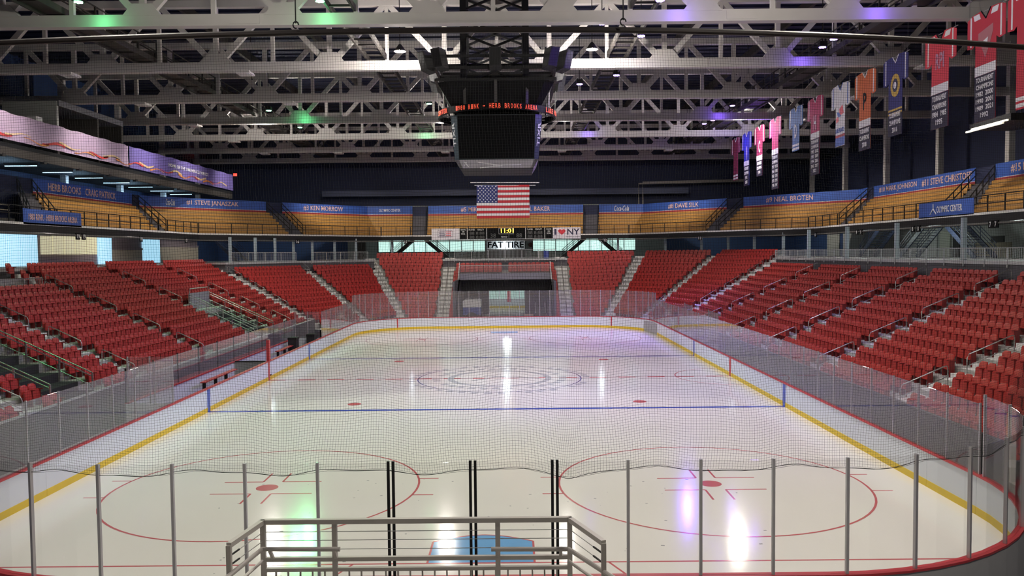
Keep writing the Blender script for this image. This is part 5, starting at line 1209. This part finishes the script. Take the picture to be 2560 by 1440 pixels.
for col, px, cn, motif, lines in JB:
    d = (XJ - CAM.x) * F_PX / (px - 1280); y = CAM.y + d
    ln = LOWY[px]
    t = thing('jersey_banner', '%s jersey shaped banner hanging from the roof%s' % (cn, {'crest': ' with a shield crest and dates', 'RPI': ' lettered RPI with dates', 'gold': ' with a round gold emblem', 'P': ' with a dark letter P', 'flash': ' with a red and blue flash', 'H': ' with a white letter H', 'D': ' with a white letter D', 'C': ' with a white letter C', 'figure': ' with a small pale figure'}.get(motif, ' with plain front' if lines == [] else ' with rows of dates')),
              'banner', None, (XJ, y, ZJ))
    jm = mat('jersey_' + cn.replace(' ', '_'), col, .75, var=.08); TRIM = BANB if cn == 'white' else WHITEC
    # local: u = -y (reading direction), v = z ; face towards -x
    def P3(u, v, o=0.): return (-o, -u, v)
    def patch(poly, o0, o1): m_ = MB(); m_.prism(poly, lambda a, b: P3(a, b, o0), lambda a, b: P3(a, b, o1)); return m_
    hb = .78 if ln > 4 else .72
    patch([(-.35, 0), (-1.05, -.05), (-1.42, -.18), (-1.42, -1.45), (-1.0, -1.5), (-hb, -1.35), (-hb, -ln), (hb, -ln), (hb, -1.35), (1.0, -1.5), (1.42, -1.45), (1.42, -.18), (1.05, -.05), (.35, 0), (0, -.38)], 0, .02).build('cloth', jm, t)
    m_ = MB()
    for a, b in (((-.36, 0), (0, -.4)), ((0, -.4), (.36, 0))): m_.bar(P3(a[0], a[1], .025), P3(b[0], b[1], .025), .06, .01, (-1, 0, 0))
    m_.build('collar', TRIM if cn not in ('red', 'bright red') else BLACKP, t)
    for s in (-1, 1):
        patch([(s * 1.12 - .05, -.1), (s * 1.12 + .05, -.1), (s * 1.12 + .05, -1.42), (s * 1.12 - .05, -1.42)], .02, .03).build('sleeve_stripe', TRIM, t)
        if cn in ('red', 'bright red'): patch([(s * .5, -.08), (s * .95, -.08), (s * .85, -.33), (s * .38, -.33)][::s], .02, .032).build('shoulder', WHITEC, t)
    if motif in ('RPI', 'H', 'D', 'C', 'P'):
        mm = {'RPI': mat('rpi_mauve', (.50, .26, .36), .7), 'P': BLACKP}.get(motif, WHITEC)
        text('letter', motif, P3(0, -1.75 if motif != 'RPI' else -1.35, .03), (0, -1, 0), (0, 0, 1), .75 if motif == 'RPI' else .42, 1.0 if motif != 'RPI' else .75, mm, t, ext=.01, bold=.02)
    if motif == 'gold':
        for r, m2, o_ in ((.62, mat('gold_badge', (.55, .36, .06), .6), .03), (.36, DNAVY, .04), (.18, WHITEC, .05)): patch([(r * .85 * math.cos(2 * math.pi * k / 20), -1.6 + r * math.sin(2 * math.pi * k / 20)) for k in range(20)], .02, o_).build('badge', m2, t)
        for k in range(2): patch([(-hb, -2.95 - .2 * k), (hb, -2.95 - .2 * k), (hb, -2.85 - .2 * k), (-hb, -2.85 - .2 * k)], .02, .03).build('gold_band', mat('gold_badge', (.55, .36, .06), .6), t)
    if motif == 'crest':
        patch([(-.55, -.95), (.55, -.75), (.55, -1.05), (.35, -1.5), (0, -2.1), (-.35, -1.5), (-.55, -1.3)], .02, .03).build('crest', mat('crest_mauve', (.42, .16, .17), .7), t); patch([(-.15, -1.35), (.2, -1.25), (.15, -1.5), (-.12, -1.55)], .03, .04).build('crest', WHITEC, t)
    if motif == 'flash':
        patch([(-.1, -1.55), (.35, -1.35), (.55, -1.9), (-.1, -2.0)], .02, .03).build('flash', HRED, t); patch([(-.5, -1.7), (-.1, -1.8), (.2, -2.05), (-.3, -2.05)], .02, .035).build('flash', BANB, t); patch([(-.65, -2.1), (-.3, -2.0), (-.2, -2.3), (-.6, -2.4)], .02, .03).build('flash', HRED, t)
        patch([(-hb, -ln + .02), (hb, -ln + .02), (hb, -ln + .55), (-hb, -ln + .55)], .02, .03).build('band', BANB, t); patch([(-hb, -ln + .56), (hb, -ln + .56), (hb, -ln + .72), (-hb, -ln + .72)], .02, .03).build('band', BANR, t)
    if motif == 'figure':
        patch([(-.1, -1.2), (.15, -1.3), (.2, -1.9), (.05, -2.5), (-.1, -2.0)], .02, .03).build('figure', mat('pale_figure', (.55, .5, .6), .7), t)
    if lines and cn != 'white':
        nl = len(lines); h = min(.40, (ln - 2.6) / (nl + 1.2)); z0 = -ln + .12 + h * nl
        if cn not in ('navy',): patch([(-hb, z0 + .04), (hb, z0 + .04), (hb, z0 + .46), (-hb, z0 + .46)], .02, .03).build('white_band', WHITEC, t)
        patch([(-hb, -ln), (hb, -ln), (hb, z0 + .03), (-hb, z0 + .03)], .02, .028).build('black_field', mat('field_dark', (.02, .016, .04), .7), t)
        for i, lt_ in enumerate(lines): text('lettering', lt_, P3(0, z0 - h * (i + .5), .034), (0, -1, 0), (0, 0, 1), (1.3 if len(lt_) > 5 else .6), h * .7, WHITEC, t, ext=.008, bold=.02)
    elif cn == 'white':
        text('lettering', lines[0], P3(0, -ln + 1.0, .034), (0, -1, 0), (0, 0, 1), 1.3, .28, BANB, t, ext=.008, bold=.02)
    else:
        for k in range(2): patch([(-hb, -ln + .08 + .26 * k), (hb, -ln + .08 + .26 * k), (hb, -ln + .24 + .26 * k), (-hb, -ln + .24 + .26 * k)], .02, .03).build('white_band', WHITEC, t)
    for s in (-1, 1): MB().tube([P3(s * 1.3, -.1), P3(s * 1.3, 22.62 - ZJ)], .01, 4).build('wire', STEEL, t)
    MB().tube([P3(-1.45, -.06, -.03), P3(1.45, -.06, -.03)], .022, 5).build('hanging_rod', STEEL, t)
# ================================================================== STAGE LIGHTS
GREEN = (.15, 1.0, .35); VIO = (.22, .10, 1.0)
LEDS = {'green': mat('led_green', (.4, 1, .6), .4, var=0, emit=(.25, 1, .45, 16)), 'violet': mat('led_violet', (.5, .3, 1), .4, var=0, emit=(.30, .16, 1, 26))}
def stage_light(px, py, kind, z=18.0, power=0, aim=None, angle=50):
    p = at_z(px, py, z); t = thing('stage_light', 'small %s LED stage light clamped under the roof trusses' % kind, 'stage light', kind + ' stage lights', p)
    MB().box(-.2, .2, -.2, .2, .03, .30).build('housing', BLACKM, t); MB().bar((0, 0, .3), (0, 0, 22.62 - z), .035, .035).build('clamp', BLACKM, t)
    for a in range(7):
        x, y = (.13 * math.cos(a * math.pi / 3), .13 * math.sin(a * math.pi / 3)) if a < 6 else (0, 0)
        MB().flat([(x + .06 * math.cos(2 * math.pi * k / 8), y + .06 * math.sin(2 * math.pi * k / 8)) for k in range(8)], -.01, .03).build('led', LEDS[kind], t)
    if power:
        lamp('stage_beam', 'SPOT', (p.x, p.y, p.z - .05), power, GREEN if kind == 'green' else VIO, .15, aim or (p.x * .5, p.y - 6, 0), angle, .8)
    return p
for px, py, pw, aim in ((196, 6, 900, (-12, -12, 0)), (800, 4, 900, (-6, -16, 0)), (715, 306, 1800, (-8, 4, 0)), (727, 309, 0, None), (750, 319, 2200, (-9, -2, 0)), (1073, 260, 0, None), (630, 255, 600, (-14, 12, 0)), (672, 277, 0, None)):
    stage_light(px, py, 'green', power=pw * 1.25, aim=aim, angle=80)
for px, py, pw, aim in ((1505, 60, 700, (3, -2, 0)), (1603, 91, 0, None), (1650, 2, 1000, (8, -10, 0)), (2084, 99, 5000, (-20, -4, 3)), (2056, 119, 1100, (13, -4, 0)), (1449, 211, 0, None), (1541, 189, 700, (8, 10, 0)), (1870, 240, 900, (11, 18, 0)), (1831, 265, 0, None),
                        (1795, 294, 2600, (10, 22, 0)), (1782, 301, 0, None), (1761, 310, 3400, (8, 24, 0)), (1719, 341, 3400, (9, 16, 0)), (1725, 338, 0, None)):
    stage_light(px, py, 'violet', power=pw * 2.0, aim=aim, angle=75)
# coloured washes thrown on the truss chords beside the fixtures
for px, py, k in ((250, 70, GREEN), (810, 75, GREEN), (760, 312, GREEN), (1065, 350, GREEN), (1700, 62, VIO), (2200, 60, VIO), (1800, 300, VIO), (1470, 345, VIO), (2010, 175, VIO)):
    p = at_z(px, py, 17.75); yt = min(TY, key=lambda q: abs(q - p.y)); p = at_y(px, py - 6, yt - .5)
    lamp('truss_wash', 'POINT', (p.x, yt - .75, ZBC - .05), 26 if k is GREEN else 34, k, .2)
for y_ in (20, 27): lamp('jersey_wash', 'POINT', (20.4, y_, 16.4), 130, VIO, .3)
# suspended fluorescent platform by the jersey banners
t = thing('fluorescent_rig', 'dark hanging platform with two lit fluorescent bars', 'light fixture')
a = at_x(2416, 331, 28); b = at_x(2508, 304, 28)
for dz, dx in ((0, 0), (.16, .3)): MB().bar((28 + dx, a.y, a.z + dz), (28 + dx, b.y, a.z + dz), .1, .1).build('tube', mat('rig_tube', (1, 1, .9), .4, var=0, emit=(1, .93, .72, .9)), t)
MB().box(28.3, 31, min(a.y, b.y) - .2, max(a.y, b.y) + .2, a.z + .1, a.z + .5).build('platform', BLACKM, t)
for y in (a.y, b.y): MB().bar((29, y, a.z + .4), (29, y, ZBC), .05, .05).build('hanger', BLACKM, t)
# ------------------------------------------------------------------ pieces that sit on a part become its sub-parts
def base(o): return o.name.split('.')[0]
def adopt(thing_name, child_names, part_name):
    for t in [o for o in COL.objects if base(o) == thing_name and o.parent is None]:
        kids = list(t.children); parts = [k for k in kids if base(k) == part_name]
        if not parts: continue
        for k in kids:
            if base(k) in child_names:
                c = sum((Vector(b) for b in k.bound_box), Vector()) / 8
                k.parent = min(parts, key=lambda q: (sum((Vector(b) for b in q.bound_box), Vector()) / 8 - c).length)
adopt('name_banner', ('lettering', 'white_line'), 'cloth'); adopt('rail_banner', ('lettering', 'emblem'), 'cloth'); adopt('section_sign', ('numeral',), 'plate')
adopt('jersey_banner', ('lettering',), 'black_field'); adopt('jersey_banner', ('lettering', 'letter', 'badge', 'crest', 'flash', 'figure', 'sleeve_stripe', 'shoulder', 'collar'), 'cloth')
adopt('hanging_scoreboard', ('led_letter',), 'led_ring'); adopt('hanging_scoreboard', ('white_swoosh',), 'lower_panel'); adopt('hanging_scoreboard', ('lettering',), 'cabinet')
adopt('balcony_scoreboard', ('emblem', 'emblem_frame', 'heart'), 'sponsor_panel'); adopt('balcony_scoreboard', ('lettering', 'clock_frame', 'divider'), 'cabinet'); adopt('hanging_flag', ('stars',), 'canton')
adopt('stage_light', ('led',), 'housing'); adopt('floodlight', ('lens',), 'housing'); adopt('gallery_banner', ('lettering', 'flame_ribbon'), 'cloth'); adopt('lettered_sign', ('lettering', 'panel'), 'frame')
adopt('press_box', ('bracket',), 'edge_beam'); adopt('ice_sheet', ('crease_outline',), 'goal_crease'); adopt('guard_rail', ('turnbuckle',), 'cable')
print('seats', len(SEATS), 'objects', len(bpy.data.objects))
